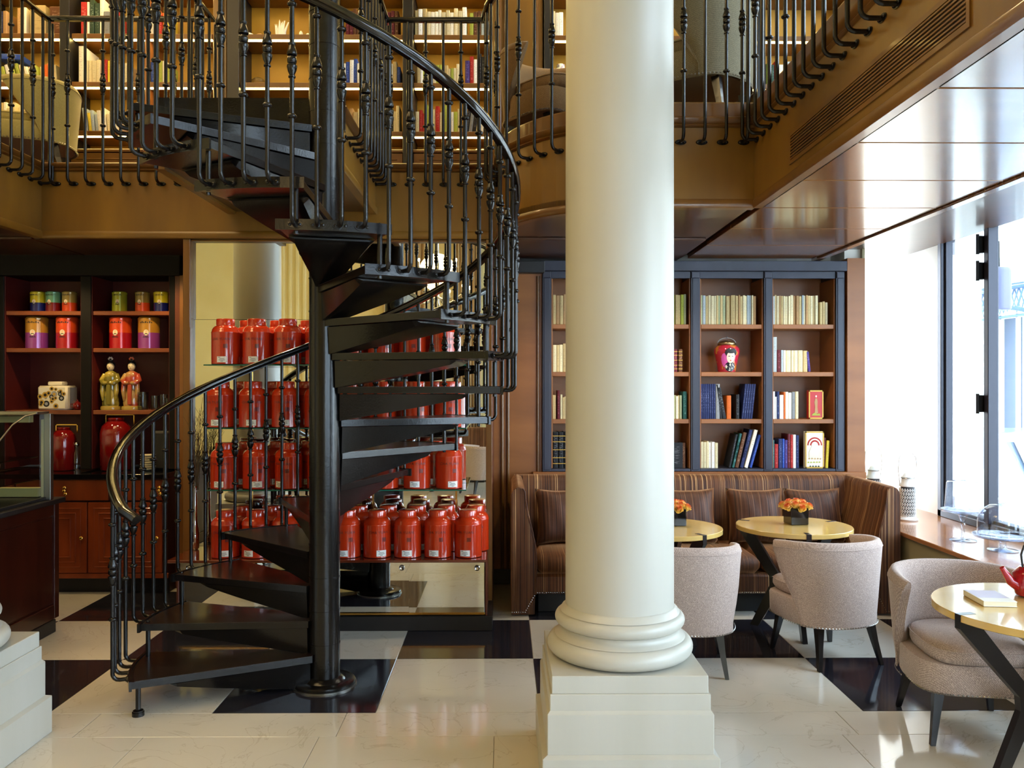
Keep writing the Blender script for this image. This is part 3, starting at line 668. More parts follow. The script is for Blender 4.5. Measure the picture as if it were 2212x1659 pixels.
# ================================================================ BAR BACK CABINET (left)
bc = thing('bar_cabinet', 'dark bar wall unit with open shelves over red wood drawers and doors', 'cabinet', (0, 6.75, 0))
def bb(name, x0, x1, y0, y1, z0, z1, m, c=.003, p=None): return MB().cb(x0, x1, y0-6.75, y1-6.75, z0, z1, c).build(name, m, p or bc)
XLB = -5.4; SHW = mat('bar_shelf_wood', (132, 70, 34), (108, 52, 24), rough=.4, scale=5); BEB = mat('bar_black_wood', (11, 7, 6), rough=.5, spec=.2)
bb('back_panel', XLB, -2.80, 7.36, 7.38, .99, 2.77, BURG)
bb('header', XLB, -2.70, 6.95, 7.37, 2.60, 2.775, BEB)
def px7(px, Y=7.0): return (px-1090)/1800*Y
posts = [(px7(0)-.02, px7(17)), (px7(181), px7(203)), (px7(370), px7(384))]
for a, c in posts: bb('post', a, c, 6.98, 7.36, .99, 2.60, BEB)
bb('post', -4.95, -4.87, 6.98, 7.36, .99, 2.60, BEB)
bb('side_panel', px7(384), px7(398), 6.96, 7.36, 0.0, 2.60, DKWALL); bb('corner_post', px7(398), px7(412), 6.92, 7.36, 0, 2.60, AMW)
for x0, x1 in ((px7(17), px7(181)), (px7(203), px7(370)), (-4.87, px7(0)-.02)):
    bb('side_lining', x0, x0+.006, 6.99, 7.36, .99, 2.60, BURG, .001); bb('side_lining', x1-.006, x1, 6.99, 7.36, .99, 2.60, BURG, .001)
    for z in (2.31, 2.0, 1.48): bb('shelf', x0+.007, x1-.007, 7.0, 7.355, z-.035, z, SHW)
bb('worktop', XLB, px7(385), 6.72, 7.36, .935, .975, mat('black_stone_worktop', (14, 12, 12), rough=.08, coat=.4))
bb('carcass', XLB, -2.74, 6.78, 7.36, .13, .933, MAHOG)
bb('toe_kick', XLB, -2.74, 6.84, 7.3, 0, .128, EBONY)
bb('base_rail', XLB, -2.72, 6.755, 6.78, .13, .17, REDWOOD)
for x0, x1 in ((-4.70, -3.96), (-3.94, -3.20), (-3.18, -2.76)):
    d_ = bb('drawer', x0, x1, 6.752, 6.78, .76, .925, REDWOOD)
    xk = x0+.27 if x0 < -3.5 else x0+.18
    for dx_, dz in ((0, .865), (-.004, .84), (.008, .815)):
        s0 = MB().lathe([(.006, 0), (.006, .008), (.013, .012), (.014, .02), (.006, .026)], n=12).xf(Matrix.Translation((x0+.40+dx_, .0, dz)) @ Matrix.Rotation(pi/2, 4, 'X')).build('knob', BRASS, d_, 50)
for x0, x1, kn in ((-4.70, -4.33, 1), (-4.32, -3.98, 0), (-3.95, -3.372, 1), (-3.362, -2.765, 1)):
    d_ = bb('door', x0, x1, 6.752, 6.78, .175, .745, REDWOOD)
    for q, (g, y) in enumerate(((.045, 6.748), (.085, 6.745), (.125, 6.742))):
        b = MB(); t_ = .008; X0, X1, Z0, Z1 = x0+g, x1-g, .175+g, .745-g
        for r_ in ((X0, X1, Z0, Z0+t_), (X0, X1, Z1-t_, Z1), (X0, X0+t_, Z0, Z1), (X1-t_, X1, Z0, Z1)): b.cb(r_[0], r_[1], y-6.75, 6.753-6.75, r_[2], r_[3], .002)
        b.build('moulding', REDWOOD, d_)
    MB().lathe([(.006, 0), (.006, .01), (.014, .014), (.015, .022), (.006, .028)], n=12).xf(Matrix.Translation((x1-.035, .002, .46)) @ Matrix.Rotation(pi/2, 4, 'X')).build('knob', BRASS, d_, 50)
# tins
def tin(px, Y, z, r, h, top, bot, label, split=.45, face=False):
    x = (px-1090)/1800*Y
    t = thing('tea_tin', label, 'tin', (x, Y, z+.001), R(RN.uniform(-8, 8)), 'tea tins on the bar shelves')
    mt = MATS.get('tin'+str(top)) or mat('tin'+str(top), top, rough=.18, coat=.5, metal=.2); mb = MATS.get('tin'+str(bot)) or mat('tin'+str(bot), bot, rough=.18, coat=.5, metal=.2)
    MB().lathe([(r, 0), (r, h*split)], n=28, k=1).lathe([(r, h*split), (r, h*.88)], n=28, k=0).build('tin_body', [mt, mb], t, 50)
    MB().lathe([(r+.001, h*.86), (r+.002, h*.87), (r+.002, h*.96), (r-.004, h*.985), (r-.006, h), (r*.4, h)], n=28).build('lid', mt, t, 40)
    b = MB(); q = r/.09; rr = r+.001
    n_ = 12
    b.add([(rr*sin((x_)/rr), -rr*cos(x_/rr), h*.50+z_) for x_, z_ in [(.022*q*cos(2*pi*i/n_), .026*q*sin(2*pi*i/n_)) for i in range(n_)]], [tuple(range(n_))], 0)
    rr += .0004
    b.add([(rr*sin((x_)/rr), -rr*cos(x_/rr), h*.50+z_) for x_, z_ in [(.010*q*cos(2*pi*i/n_), .004+.013*q*sin(2*pi*i/n_)) for i in range(n_)]], [tuple(range(n_))], 1)
    b.add([(rr*sin((x_)/rr), -rr*cos(x_/rr), h*.50+z_) for x_, z_ in ((-.016*q, -.018*q), (.016*q, -.018*q), (.008*q, -.007*q), (-.008*q, -.007*q))], [(0, 1, 2, 3)], 2)
    for zz, w_ in ((.80, .055), (.34, .028)):
        for i in range(7): patch(b, -w_*q+i*2*w_*q/7, -w_*q+(i+.62)*2*w_*q/7, h*zz, h*(zz+.035+.02*(i % 2)), rr, 1, 2)
    b.build('printed_motif', [PORC, mat_skin, BLK], t)
mat_skin = mat('printed_face', (226, 190, 150), rough=.5)
YEL, BLU, TEAL, DRED, OLV, ORG, GRN, GLD, PUR, REDO, CRIM = (196, 180, 30), (20, 26, 96), (96, 150, 120), (110, 16, 18), (140, 120, 60), (190, 62, 20), (160, 164, 40), (176, 126, 44), (140, 60, 140), (214, 70, 24), (170, 20, 30)
for px, a, c, lb in ((87, YEL, BLU, 'yellow and blue tea tin, leftmost on the top bar shelf'), (120, TEAL, DRED, 'teal and dark red tea tin on the top bar shelf'),
    (155, OLV, ORG, 'olive and orange tea tin beside the teal one'), (262, GRN, GRN, 'all yellow-green tea tin on the top bar shelf'), (311, OLV, ORG, 'olive and red tea tin between green and yellow ones'),
    (351, YEL, BLU, 'yellow and blue tea tin, rightmost on the top bar shelf')): tin(px, 7.12, 2.31, .060, .172, a, c, lb)
for px, a, c, lb in ((85, GLD, PUR, 'large gold and purple tea tin, left bay of the bar shelves'), (150, REDO, CRIM, 'large orange-red tea tin, left bay of the bar shelves'),
    (264, REDO, CRIM, 'large orange-red tea tin, right bay of the bar shelves'), (325, GLD, PUR, 'large gold and purple tea tin, right bay of the bar shelves')): tin(px, 7.12, 2.0, .088, .265, a, c, lb, .5)
# polka-dot ceramic jar
pj = thing('spotted_jar', 'square white ceramic jar with gold and black discs, small lid', 'jar', (-3.80, 7.12, 1.481))
MB().cb(-.125, .125, -.09, .09, 0, .205, .016).build('jar_body', PORC, pj, 40); MB().cb(-.06, .06, -.05, .05, .205, .24, .008).build('lid', PORC, pj, 40)
b = MB()
for i in range(26):
    x_, z_, r_ = RN.uniform(-.10, .10), RN.uniform(.03, .18), RN.uniform(.010, .027); kk = RN.choice((0, 0, 1, 2)); n_ = 14; yy = -.0905-.0004*i*.1
    b.add([(x_+r_*cos(2*pi*j/n_), yy, z_+r_*sin(2*pi*j/n_)) for j in range(n_)], [tuple(range(n_))], kk)
    if r_ > .014: b.add([(x_+r_*.5*cos(2*pi*j/n_), yy-.0006, z_+r_*.5*sin(2*pi*j/n_)) for j in range(n_)], [tuple(range(n_))], (kk+1) % 3)
b.build('printed_discs', [GOLD, BLK, mat('grey_print', (150, 150, 150))], pj)
def pot(x, y, z, s, m, label, handle=True, group=None):
    t = thing('small_teapot', label, 'teapot', (x, y, z), 0, group)
    MB().lathe([(.03*s, 0), (.045*s, .01*s), (.06*s, .05*s), (.052*s, .09*s), (.03*s, .105*s)], n=18).build('pot_body', m, t, 60)
    MB().lathe([(.032*s, .105*s), (.028*s, .115*s), (.008*s, .12*s), (.012*s, .135*s), (.004*s, .145*s)], n=14).build('lid', m, t, 60)
    MB().tube([(.05*s, 0, .04*s), (.085*s, 0, .07*s), (.10*s, 0, .10*s)], [.014*s, .009*s, .006*s], 8).build('spout', m, t, 60)
    MB().tube([(-.05*s, 0, .085*s), (-.09*s, 0, .08*s), (-.09*s, 0, .04*s), (-.052*s, 0, .03*s)], .006*s, 6).build('handle', m, t, 60)
DKRED = mat('dark_red_glaze', (120, 14, 14), rough=.1, coat=.6)
pot(-3.612, 7.08, 1.481, .62, DKRED, 'small dark red glazed teapot beside the spotted jar'); pot(-3.64, 7.24, 1.481, .6, PORC, 'small pale porcelain teapot behind the spotted jar')
# figurines
def figurine(px, robe, trim_, flower, label):
    t = thing('lady_figurine', label, 'figurine', ((px-1090)/1800*7.1, 7.1, 1.481), R(6), 'porcelain figurines')
    rb = mat('robe'+str(robe), robe, rough=.12, coat=.6, c2=trim_, scale=9, contrast=(.45, .55)); sk = MATS.get('figurine_face') or mat('figurine_face', (232, 214, 176), rough=.15, coat=.5); GB = MATS.get('gb') or mat('gb', (170, 144, 66), rough=.2, coat=.4)
    MB().lathe([(.082, 0), (.084, .012), (.080, .03), (.07, .034)], n=20, sy=.8).build('base', GB, t, 40)
    MB().lathe([(.066, .03), (.07, .06), (.056, .14), (.046, .20), (.052, .25), (.056, .29), (.046, .315), (.018, .33), (.016, .34)], n=20, sy=.72).build('robe', rb, t, 60)
    b = MB()
    for s_ in (-1, 1):
        b.tube([(s_*.048, 0, .30), (s_*.066, -.02, .25), (s_*.04, -.05, .225), (s_*.006, -.058, .228)], [.019, .024, .024, .012], 10)
        b.tube([(s_*.052, -.03, .235), (s_*.058, -.035, .16), (s_*.05, -.035, .09), (s_*.052, -.035, .075)], [.020, .019, .013, .006], 8)
    b.build('sleeves', rb, t, 60)
    MB().cb(-.017, .017, -.062, -.050, .045, .215, .004).build('sash', mat('sash'+str(trim_), trim_, rough=.2), t)
    MB().sphere((0, -.004, .368), .031, 16, 10, sz=1.22, sy=.95).build('head', sk, t, 60)
    MB().sphere((0, .008, .382), .034, 14, 8, sz=1.05).sphere((0, .004, .420), .019, 10, 6).build('hair', BLK, t, 60)
    b = MB()
    for s_ in (-1, 1): b.sphere((s_*.011, -.032, .372), .0035, 6, 4, sz=.5)
    b.build('eyes', BLK, t); MB().sphere((0, -.0335, .352), .004, 6, 4, sz=.5).build('lips', LACQ, t); MB().sphere((0, -.037, .364), .004, 6, 4, sz=1.5).build('nose', sk, t, 60)
    b = MB()
    for i in range(6): b.sphere((.014*cos(i*pi/3), -.006, .432+.011*sin(i*pi/3)), .009, 6, 4, sy=.6)
    b.build('hair_flower', mat('flower'+str(flower), flower, rough=.3), t, 60)
figurine(243, (180, 160, 70), (120, 110, 40), (220, 200, 190), 'porcelain lady figurine in a yellow-green robe, left of two')
figurine(288, (176, 140, 80), (170, 70, 50), (220, 110, 70), 'porcelain lady figurine in a pink and gold robe, right of two')
# glasses
for i, (px, h, r_) in enumerate(((234, .12, .03), (312, .15, .042), (337, .12, .03), (356, .13, .034), (367, .10, .03))):
    t = MB().lathe([(r_*.85, 0), (r_, .01), (r_*1.05, h), (r_*.98, h), (r_*.9, .014), (.001, .012)], n=16).build('drinking_glass', GLASS, smooth=50, loc=((px-1090)/1800*7.08, 7.08, 1.481))
    tag(t, ['clear glass half hidden behind the left figurine', 'wide etched clear glass right of the figurines', 'small clear glass beside the wide one', 'clear glass near the right bar post', 'short clear glass against the right bar post'][i], 'glass', 'glasses on the bar shelf')
# big red jars with small frames behind, cups
def bigjar(px, Y, h, r, label):
    x = (px-1090)/1800*Y
    t = thing('large_tea_jar', label, 'jar', (x, Y, .977))
    MB().lathe([(r*.92, 0), (r, .01), (r*1.02, h*.72), (r*.9, h*.84), (r*.62, h*.92), (r*.5, h*.94)], n=28).build('jar_body', DKRED, t, 50)
    MB().lathe([(r*.52, h*.935), (r*.54, h*.94), (r*.54, h*.99), (r*.45, h), (.01, h)], n=24).build('lid', DKRED, t, 50)
    b = MB(); w = r*.98; z0_, z1_ = h*.86, h*1.06
    for q in ((-w, w, z1_-.008, z1_), (-w, -w+.008, z0_, z1_), (w-.008, w, z0_, z1_)): b.box(q[0], q[1], r*.5, r*.5+.006, q[2], q[3])
    b.build('wire_handle', BRASS, t)
bigjar(142, 7.05, .36, .095, 'dark red tea jar on the bar worktop next to the glass case'); bigjar(255, 7.05, .44, .125, 'tall dark red tea jar on the bar worktop behind the handrail')
for i in range(7):
    o = MB().lathe([(.02, 0), (.05, .008), (.062, .018), (.060, .020), (.045, .011), (.001, .006)], n=20).build('saucer', PORC, smooth=50, loc=(-2.985+.002*(i % 2), 7.0, .976+.019*i))
    tag(o, 'white saucer in the stack on the bar worktop, %s from the bottom' % ORD[i], 'saucer', 'stacked saucers')
o = thing('soda_siphon', 'small clear bottle standing on the bar worktop by the black divider', 'bottle', ((170-1090)/1800*7.05, 7.05, .976))
MB().lathe([(.03, 0), (.032, .01), (.032, .14), (.012, .18), (.012, .2)], n=14).build('bottle_body', CRYSTAL, o, 50); MB().sphere((0, 0, .215), .024).build('stopper', CHROME, o, 60)
o = MB().cb(-.075, .075, -.1, .1, 0, .33, .02).build('boxy_appliance', BLK, loc=(px7(348), 7.12, .976)); tag(o, 'black box-shaped appliance at the right end of the bar worktop', 'appliance')

# ================================================================ FRONT COUNTER WITH GLASS CASE (far left)
ct = thing('serving_counter', 'dark mahogany serving counter at the left edge', 'counter', (-4.15, 4.6, 0))
def q_(name, x0, x1, y0, y1, z0, z1, m, c=.004): return MB().cb(x0+4.15, x1+4.15, y0-4.6, y1-4.6, z0, z1, c).build(name, m, ct)
q_('carcass', -5.2, -3.10, 3.4, 5.79, .09, .88, MAHOG); q_('plinth', -5.2, -3.08, 3.35, 5.75, 0, .088, EBONY)
q_('counter_top', -5.25, -3.06, 3.35, 5.84, .88, .915, EBONY)
q_('corner_post', -3.12, -3.085, 5.74, 5.80, .09, .88, MAHOG); q_('base_moulding', -3.12, -3.085, 3.4, 5.74, .09, .19, MAHOG); q_('top_rail', -3.12, -3.088, 3.4, 5.74, .80, .88, MAHOG)
for a, c in ((3.42, 4.55), (4.56, 5.73)): q_('side_panel', -3.105, -3.094, a, c, .20, .79, MAHOG)
vt = thing('glass_display_case', 'curved glass pastry case with a steel post on the dark counter', 'display case', (-3.6, 5.2, .916))
V = lambda n, x0, x1, y0, y1, z0, z1, m, c=.002: MB().cb(x0+3.6, x1+3.6, y0-5.2, y1-5.2, z0-.916, z1-.916, c).build(n, m, vt)
V('post', -3.115, -3.07, 5.66, 5.70, .916, 1.50, STEEL); V('post', -3.135, -3.117, 5.66, 5.70, .925, 1.46, mat('cream_plastic', (196, 180, 120), rough=.5))
V('top_rail', -4.6, -3.10, 5.55, 5.70, 1.50, 1.515, STEEL); V('top_light_rail', -4.6, -3.2, 5.64, 5.69, 1.44, 1.49, MATS['cream_plastic'])
V('base', -4.6, -3.10, 4.70, 5.70, .916, .936, BLK); V('base_rail', -4.6, -3.14, 5.63, 5.69, .94, 1.0, MATS['cream_plastic'])
pr = [(5.56, 1.505), (5.42, 1.49), (5.28, 1.44), (5.12, 1.33), (5.0, 1.18), (4.93, 1.04), (4.90, .938)]
g = MB()
for (a, c) in zip(pr[:-1], pr[1:]):
    g.add([(-1.0, a[0]-5.2, a[1]-.916), (.495, a[0]-5.2, a[1]-.916), (.495, c[0]-5.2, c[1]-.916), (-1.0, c[0]-5.2, c[1]-.916)], [(0, 1, 2, 3)])
g.build('curved_front_pane', GLASS, vt, 60)
MB().add([(.492, y-5.2, z-.916) for y, z in pr]+[(.492, 5.66-5.2, .02), (.492, 5.66-5.2, .58)], [tuple(range(len(pr)+2))]).build('side_pane', GLASS, vt)
MB().tube([(.495, y-5.2, z-.916) for y, z in pr], .005, 6).build('edge_trim', STEEL, vt, 60)
V('glass_shelf', -4.6, -3.12, 5.05, 5.6, 1.21, 1.216, SHGLASS); V('glass_shelf', -4.6, -3.12, 5.15, 5.6, 1.06, 1.066, SHGLASS)
for x in (-3.3, -3.45, -3.6): MB().lathe([(.012, -.02), (.02, 0), (.022, .02)], (x+3.6, 5.45-5.2, 1.16-.916), 10).build('spotlight', CHROME, vt, 50)
# ================================================================ BOOKS
BOOKC = {'cream': (224, 210, 168), 'ivory': (240, 234, 214), 'buff': (196, 172, 120), 'pale green': (178, 186, 146), 'pale blue-grey': (170, 182, 186), 'tan': (186, 146, 98), 'black': (24, 24, 28),
         'navy': (30, 40, 86), 'blue': (44, 74, 160), 'red': (170, 34, 30), 'burgundy': (96, 24, 34), 'white': (244, 242, 236), 'yellow': (222, 196, 60), 'orange': (214, 104, 36), 'teal': (40, 96, 92), 'grey': (130, 132, 134), 'dark green': (40, 62, 44), 'brown': (98, 60, 34), 'purple': (70, 50, 120), 'lime': (168, 176, 70)}
def bookmat(nm, c):
    m = mat('book_'+nm.replace(' ', '_'), c, rough=.6, spec=.3); nt = m.node_tree; N = nt.nodes; L = nt.links; b = N['Principled BSDF']
    tc = N.new('ShaderNodeTexCoord'); sp = N.new('ShaderNodeSeparateXYZ'); L.new(tc.outputs['Generated'], sp.inputs[0])
    lum = sum(c)/3; ink = tuple(max(0, int(v*.45)) for v in c) if lum > 110 else tuple(min(255, v+130) for v in c)
    oi = N.new('ShaderNodeObjectInfo')
    mp = N.new('ShaderNodeMapping'); mp.inputs['Scale'].default_value = (2.6, 1, 64); L.new(tc.outputs['Generated'], mp.inputs[0]); L.new(oi.outputs['Random'], mp.inputs['Location'])
    nz = N.new('ShaderNodeTexNoise'); nz.inputs['Scale'].default_value = 1; nz.inputs['Detail'].default_value = 1; L.new(mp.outputs[0], nz.inputs['Vector'])
    gt = N.new('ShaderNodeMath'); gt.operation = 'GREATER_THAN'; gt.inputs[1].default_value = .60; L.new(nz.outputs['Fac'], gt.inputs[0])
    # only in the middle of the spine, print keeps to its place on the book
    a = N.new('ShaderNodeMath'); a.operation = 'SUBTRACT'; a.inputs[1].default_value = .5; L.new(sp.outputs['X'], a.inputs[0])
    a2 = N.new('ShaderNodeMath'); a2.operation = 'ABSOLUTE'; L.new(a.outputs[0], a2.inputs[0])
    a3 = N.new('ShaderNodeMath'); a3.operation = 'LESS_THAN'; a3.inputs[1].default_value = .3; L.new(a2.outputs[0], a3.inputs[0])
    y1 = N.new('ShaderNodeMath'); y1.operation = 'LESS_THAN'; y1.inputs[1].default_value = .05; L.new(sp.outputs['Y'], y1.inputs[0])
    zc = N.new('ShaderNodeMath'); zc.operation = 'COMPARE'; zc.inputs[1].default_value = .52; zc.inputs[2].default_value = .34; L.new(sp.outputs['Z'], zc.inputs[0])
    yz = N.new('ShaderNodeMath'); yz.operation = 'MULTIPLY'; L.new(y1.outputs[0], yz.inputs[0]); L.new(zc.outputs[0], yz.inputs[1]); y1 = yz
    mu = N.new('ShaderNodeMath'); mu.operation = 'MULTIPLY'; L.new(gt.outputs[0], mu.inputs[0]); L.new(a3.outputs[0], mu.inputs[1])
    m2 = N.new('ShaderNodeMath'); m2.operation = 'MULTIPLY'; m2.use_clamp = True; L.new(mu.outputs[0], m2.inputs[0]); L.new(y1.outputs[0], m2.inputs[1])
    hs = N.new('ShaderNodeHueSaturation'); hs.inputs['Color'].default_value = lin(c)
    mr = N.new('ShaderNodeMapRange'); mr.inputs['To Min'].default_value = .82; mr.inputs['To Max'].default_value = 1.12; L.new(oi.outputs['Random'], mr.inputs[0]); L.new(mr.outputs[0], hs.inputs['Value'])
    mx = N.new('ShaderNodeMix'); mx.data_type = 'RGBA'; m3 = N.new('ShaderNodeMath'); m3.operation = 'MULTIPLY'; m3.inputs[1].default_value = .5; L.new(m2.outputs[0], m3.inputs[0]); L.new(m3.outputs[0], mx.inputs[0]); L.new(hs.outputs[0], mx.inputs[6]); mx.inputs[7].default_value = lin(ink); L.new(mx.outputs[2], b.inputs['Base Color']); return m
BM = {k: bookmat(k, c) for k, c in BOOKC.items()}
PAGES = mat('page_block', (232, 222, 196), rough=.9)
RB = _r.Random(11)
def book(x, y, z, w, h, d, col, lean, label, group, bands=False):
    label = label.replace(' of those leaning ', ' leaning one ').replace(' in the group ', ' ')
    if len(label.split()) > 16: label = label.replace(' the ', ' ').replace(' the ', ' ')
    b = MB(); r = w*.18; t = min(.003, w*.15)
    sp = [(-w/2, r), (-w/2+r*.4, r*.3), (-w/4, .0), (w/4, .0), (w/2-r*.4, r*.3), (w/2, r)]
    # cover: spine plus two boards, open at the top with the page block set in
    out = sp+[(w/2, d), (w/2-t, d), (w/2-t, r+t)]+[(-w/2+t, r+t), (-w/2+t, d), (-w/2, d)]
    b.prism(out, 0, h, 0)
    b.box(-w/2+t, w/2-t, r+t, d-.004, .003, h-.004, 1)
    if bands:
        for zz in (.12, .28, .5, .72, .88): b.box(-w/2-.0006, w/2+.0006, -.0015, r, h*zz, h*zz+.006, 2)
    o = b.build('book', [BM[col], PAGES, GOLD], loc=(x, y, z+.0005), rot=(0, lean, 0))
    tag(o, label, 'book', group); return o
SIZEW = lambda h, w: 'tall ' if h > .27 else ('short ' if h < .19 else '')
def row(x0, x1, y, z, hmin, hmax, cols, where, group, wmin=.014, wmax=.03, maxh=.33, leanend=0, d=.17, wrap_=None):
    x = x0; i = 0; prev = None
    while x < x1:
        w = RB.uniform(wmin, wmax); h = RB.uniform(hmin, hmax); col = RB.choice(cols)
        if x+w > x1: break
        book(x+w/2, y+RB.uniform(0, .012), z, w-.0012, h, d, col, 0, '%s%s book, %s from the left %s' % (SIZEW(h, w), col, ORD[min(i, 29)], where), group); i += 1
        x += w
    return x
def leaners(x, y, z, specs, where, group, start=0, d=.17):
    # books leaning against the stack to their left (negative) or right (positive lean)
    for i, (w, h, col, lean) in enumerate(specs):
        if lean < 0: o = book(x+w/2*cos(lean)+0, y, z+(w/2)*abs(sin(lean)), w-.001, h, d, col, lean, '%s%s leaning book, %s of those leaning %s' % (SIZEW(h, w), col, ORD[i], where), group)
        elif lean > 0: o = book(x+w/2*cos(lean), y, z+(w/2)*abs(sin(lean)), w-.001, h, d, col, lean, '%s%s leaning book, %s of those leaning %s' % (SIZEW(h, w), col, ORD[i], where), group)
        else: o = book(x+w/2, y, z, w-.001, h, d, col, 0, '%s%s upright book, %s in the group %s' % (SIZEW(h, w), col, ORD[i+start], where), group)
        x += w/cos(lean)+.001
    return x
X7 = lambda px, Y=7.12: (px-1090)/1800*Y
# ---- ground-floor bookcase
kc = thing('bookcase', 'ebonised ground-floor bookcase with cherry shelves behind the velvet sofa', 'bookcase', (0, 7.1, 0))
K = lambda n, x0, x1, y0, y1, z0, z1, m, c=.003, p=None: MB().cb(x0, x1, y0-7.1, y1-7.1, z0, z1, c).build(n, m, p or kc)
PST = [(.322, .397), (.955, 1.032), (1.586, 1.665), (2.209, 2.284), (2.826, 2.900)]
EB2 = mat('blue_black_wood', (44, 46, 62), (36, 37, 50), rough=.4, scale=6, st=(1, 1, .2))
K('cornice', .30, 2.91, 7.05, 7.44, 2.66, 2.745, EB2)
for i, (a, c) in enumerate(PST):
    K('post', a, c, 7.08, 7.42, .955, 2.66, EB2); K('post_fillet', a+.012, c-.012, 7.074, 7.081, .97, 2.60, EB2); K('corner_block', a+.004, c-.004, 7.070, 7.081, 2.602, 2.655, EB2)
K('back_panel', .397, 2.826, 7.42, 7.44, .955, 2.66, CHERRY)
SHL = [2.209, 1.8026, 1.400]
for (a, b_), (c, d_) in zip(PST[:-1], PST[1:]):
    K('top_rail', b_, c, 7.09, 7.12, 2.60, 2.66, EB2); K('base_rail', b_, c, 7.085, 7.42, .955, .978, EB2)
    K('side_lining', b_, b_+.012, 7.10, 7.42, .98, 2.60, CHERRY); K('side_lining', c-.012, c, 7.10, 7.42, .98, 2.60, CHERRY)
    for z in SHL: K('shelf', b_+.012, c-.012, 7.10, 7.415, z-.038, z, CHERRY)
K('dado_ledge', .24, 3.06, 7.02, 7.44, .90, .953, CHERRY); K('lower_panel', .33, 2.93, 7.10, 7.44, .03, .90, CHERRY)
G1 = 'books in the ground-floor bookcase'
OLD = ['cream', 'buff', 'pale green', 'cream', 'pale blue-grey', 'buff', 'tan']
yb = 7.125
b4 = 'on the right-hand bay, %s shelf, ground floor'
row(.412, .56, yb, SHL[0], .245, .262, ['cream', 'buff', 'tan'], 'on the top shelf left of the column', G1, .022, .034)
row(.412, .56, yb, SHL[1], .23, .25, ['cream', 'buff', 'tan'], 'on the second shelf left of the column', G1, .022, .034)
row(.412, .44, yb, SHL[2], .20, .21, ['buff'], 'on the third shelf left of the column', G1, .013, .014)
book(.462, yb, SHL[2], .022, .245, .17, 'burgundy', 0, 'tall burgundy book on the third shelf left of the column', G1)
row(.476, .56, yb, SHL[2], .18, .21, ['ivory', 'cream', 'buff'], 'on the third shelf left of the column, right of the burgundy one', G1, .014, .024)
x = .412
for i in range(3): book(x+.024, yb, .979, .045, .31, .18, 'black', 0, 'black gilt-banded book, %s from the left on the bottom shelf left of the column' % ORD[i], G1, True); x += .047
for z, sh in ((SHL[0], 'top'),): row(1.44, 1.565, yb, z, .25, .262, ['lime', 'buff', 'pale green'], 'on the %s shelf right of the column, narrow bay' % sh, G1, .016, .028)
for i, (px, col) in enumerate(((1460, 'burgundy'), (1471, 'brown'))): book(X7(px), yb, SHL[1], .034, .195, .16, col, 0, '%s gilt-banded leather book on the second shelf by the column' % col, G1, True)
row(1.40, 1.525, yb, SHL[2], .19, .21, ['ivory', 'pale green', 'cream'], 'on the third shelf right of the column, narrow bay', G1, .012, .018)
book(1.545, yb, SHL[2], .034, .235, .17, 'teal', 0, 'tall teal book on the third shelf right of the column', G1)
book(1.535, yb, .979, .03, .215, .17, 'brown', 0, 'patterned brown book on the bottom shelf right of the column', G1)
o = MB().cb(-.065, .065, 0, .02, 0, .22, .002).build('standing_picture_book', BM['black'], loc=(1.46, yb-.01, .979)); tag(o, 'dark picture book standing face out on the bottom shelf by the column', 'book', G1)
a, c = 1.68, 2.19
row(a, a+.485, yb, SHL[0], .243, .256, OLD, 'on the top shelf of the centre bay', G1, .014, .027)
row(2.300, 2.300+.40, yb, SHL[0], .243, .256, OLD, 'on the top shelf of the right bay', G1, .014, .028)
row(2.705, 2.785, yb, SHL[0], .185, .20, ['buff', 'cream'], 'at the right end of the top shelf, right bay', G1, .018, .024)
x = 2.30
for w, h, col in ((.036, .30, 'pale blue-grey'), (.034, .19, 'burgundy'), (.022, .188, 'pale blue-grey'), (.02, .186, 'ivory'), (.045, .185, 'cream'), (.024, .185, 'cream'), (.034, .185, 'cream'), (.045, .186, 'cream'), (.04, .182, 'buff')):
    book(x+w/2, yb, SHL[1], w-.002, h, .16, col, 0, '%s%s book, %s on the second shelf of the right bay' % (SIZEW(h, w), col, 'at %d cm from the left post' % round((x-2.284)*100) if 0 else ORD[round((x-2.3)/.03)]), G1); x += w
book(x+.016, yb, SHL[1]+.003, .022, .172, .16, 'purple', R(-6), 'slim purple leaning book closing the row on the second shelf', G1)
x = leaners(a, yb, SHL[2], [(.0175, .30, 'navy', 0)]*7+[(.036, .30, 'grey', 0)], 'at the left of the centre bay, third shelf', G1)
leaners(x+.002, yb, SHL[2], [(.018, .295, 'black', R(-7)), (.034, .27, 'black', R(-10)), (.04, .20, 'orange', 0)], 'in the centre bay, third shelf', G1)
book(1.998, yb, SHL[2], .03, .21, .17, 'black', 0, 'short black book in the middle of the third shelf, centre bay', G1)
leaners(2.030, yb, SHL[2], [(.018, .30, 'navy', R(6))]*5, 'to the right on the third shelf, centre bay', G1)
row(a, a+.15, yb, .979, .215, .23, ['ivory', 'white', 'cream'], 'on the bottom shelf of the centre bay', G1, .018, .03)
def spine_text(bk, s, size, h, col):
    v, f = text_mesh(s, size, .0003); b = MB(); b.add([(p.y*-1+size*.35, -.0008, h/2-p.x*-1*1.0-0) for p in v] if 0 else [(-p.y+size*.35, -.0012, h/2+p.x) for p in v], f); return b.build('spine_lettering', col, bk)
x = 1.93
for i, (w, h, col, txt) in enumerate(((.018, .29, 'black', None), (.02, .30, 'teal', 'GUATEMALA'), (.03, .31, 'brown', None), (.028, .335, 'navy', 'FACE A FACE'), (.03, .335, 'ivory', None), (.018, .29, 'blue', None))):
    o = book(x, yb, .979+.004, w, h, .18, col, R(12+i*.8), '%s book leaning right on the bottom shelf of the centre bay%s' % (col, ', with pale spine lettering' if txt else (', beside the corner' if col == 'blue' else '')), G1)
    if txt: spine_text(o, txt, .026, h, PAPER)
    x += w+.011
x = 2.300
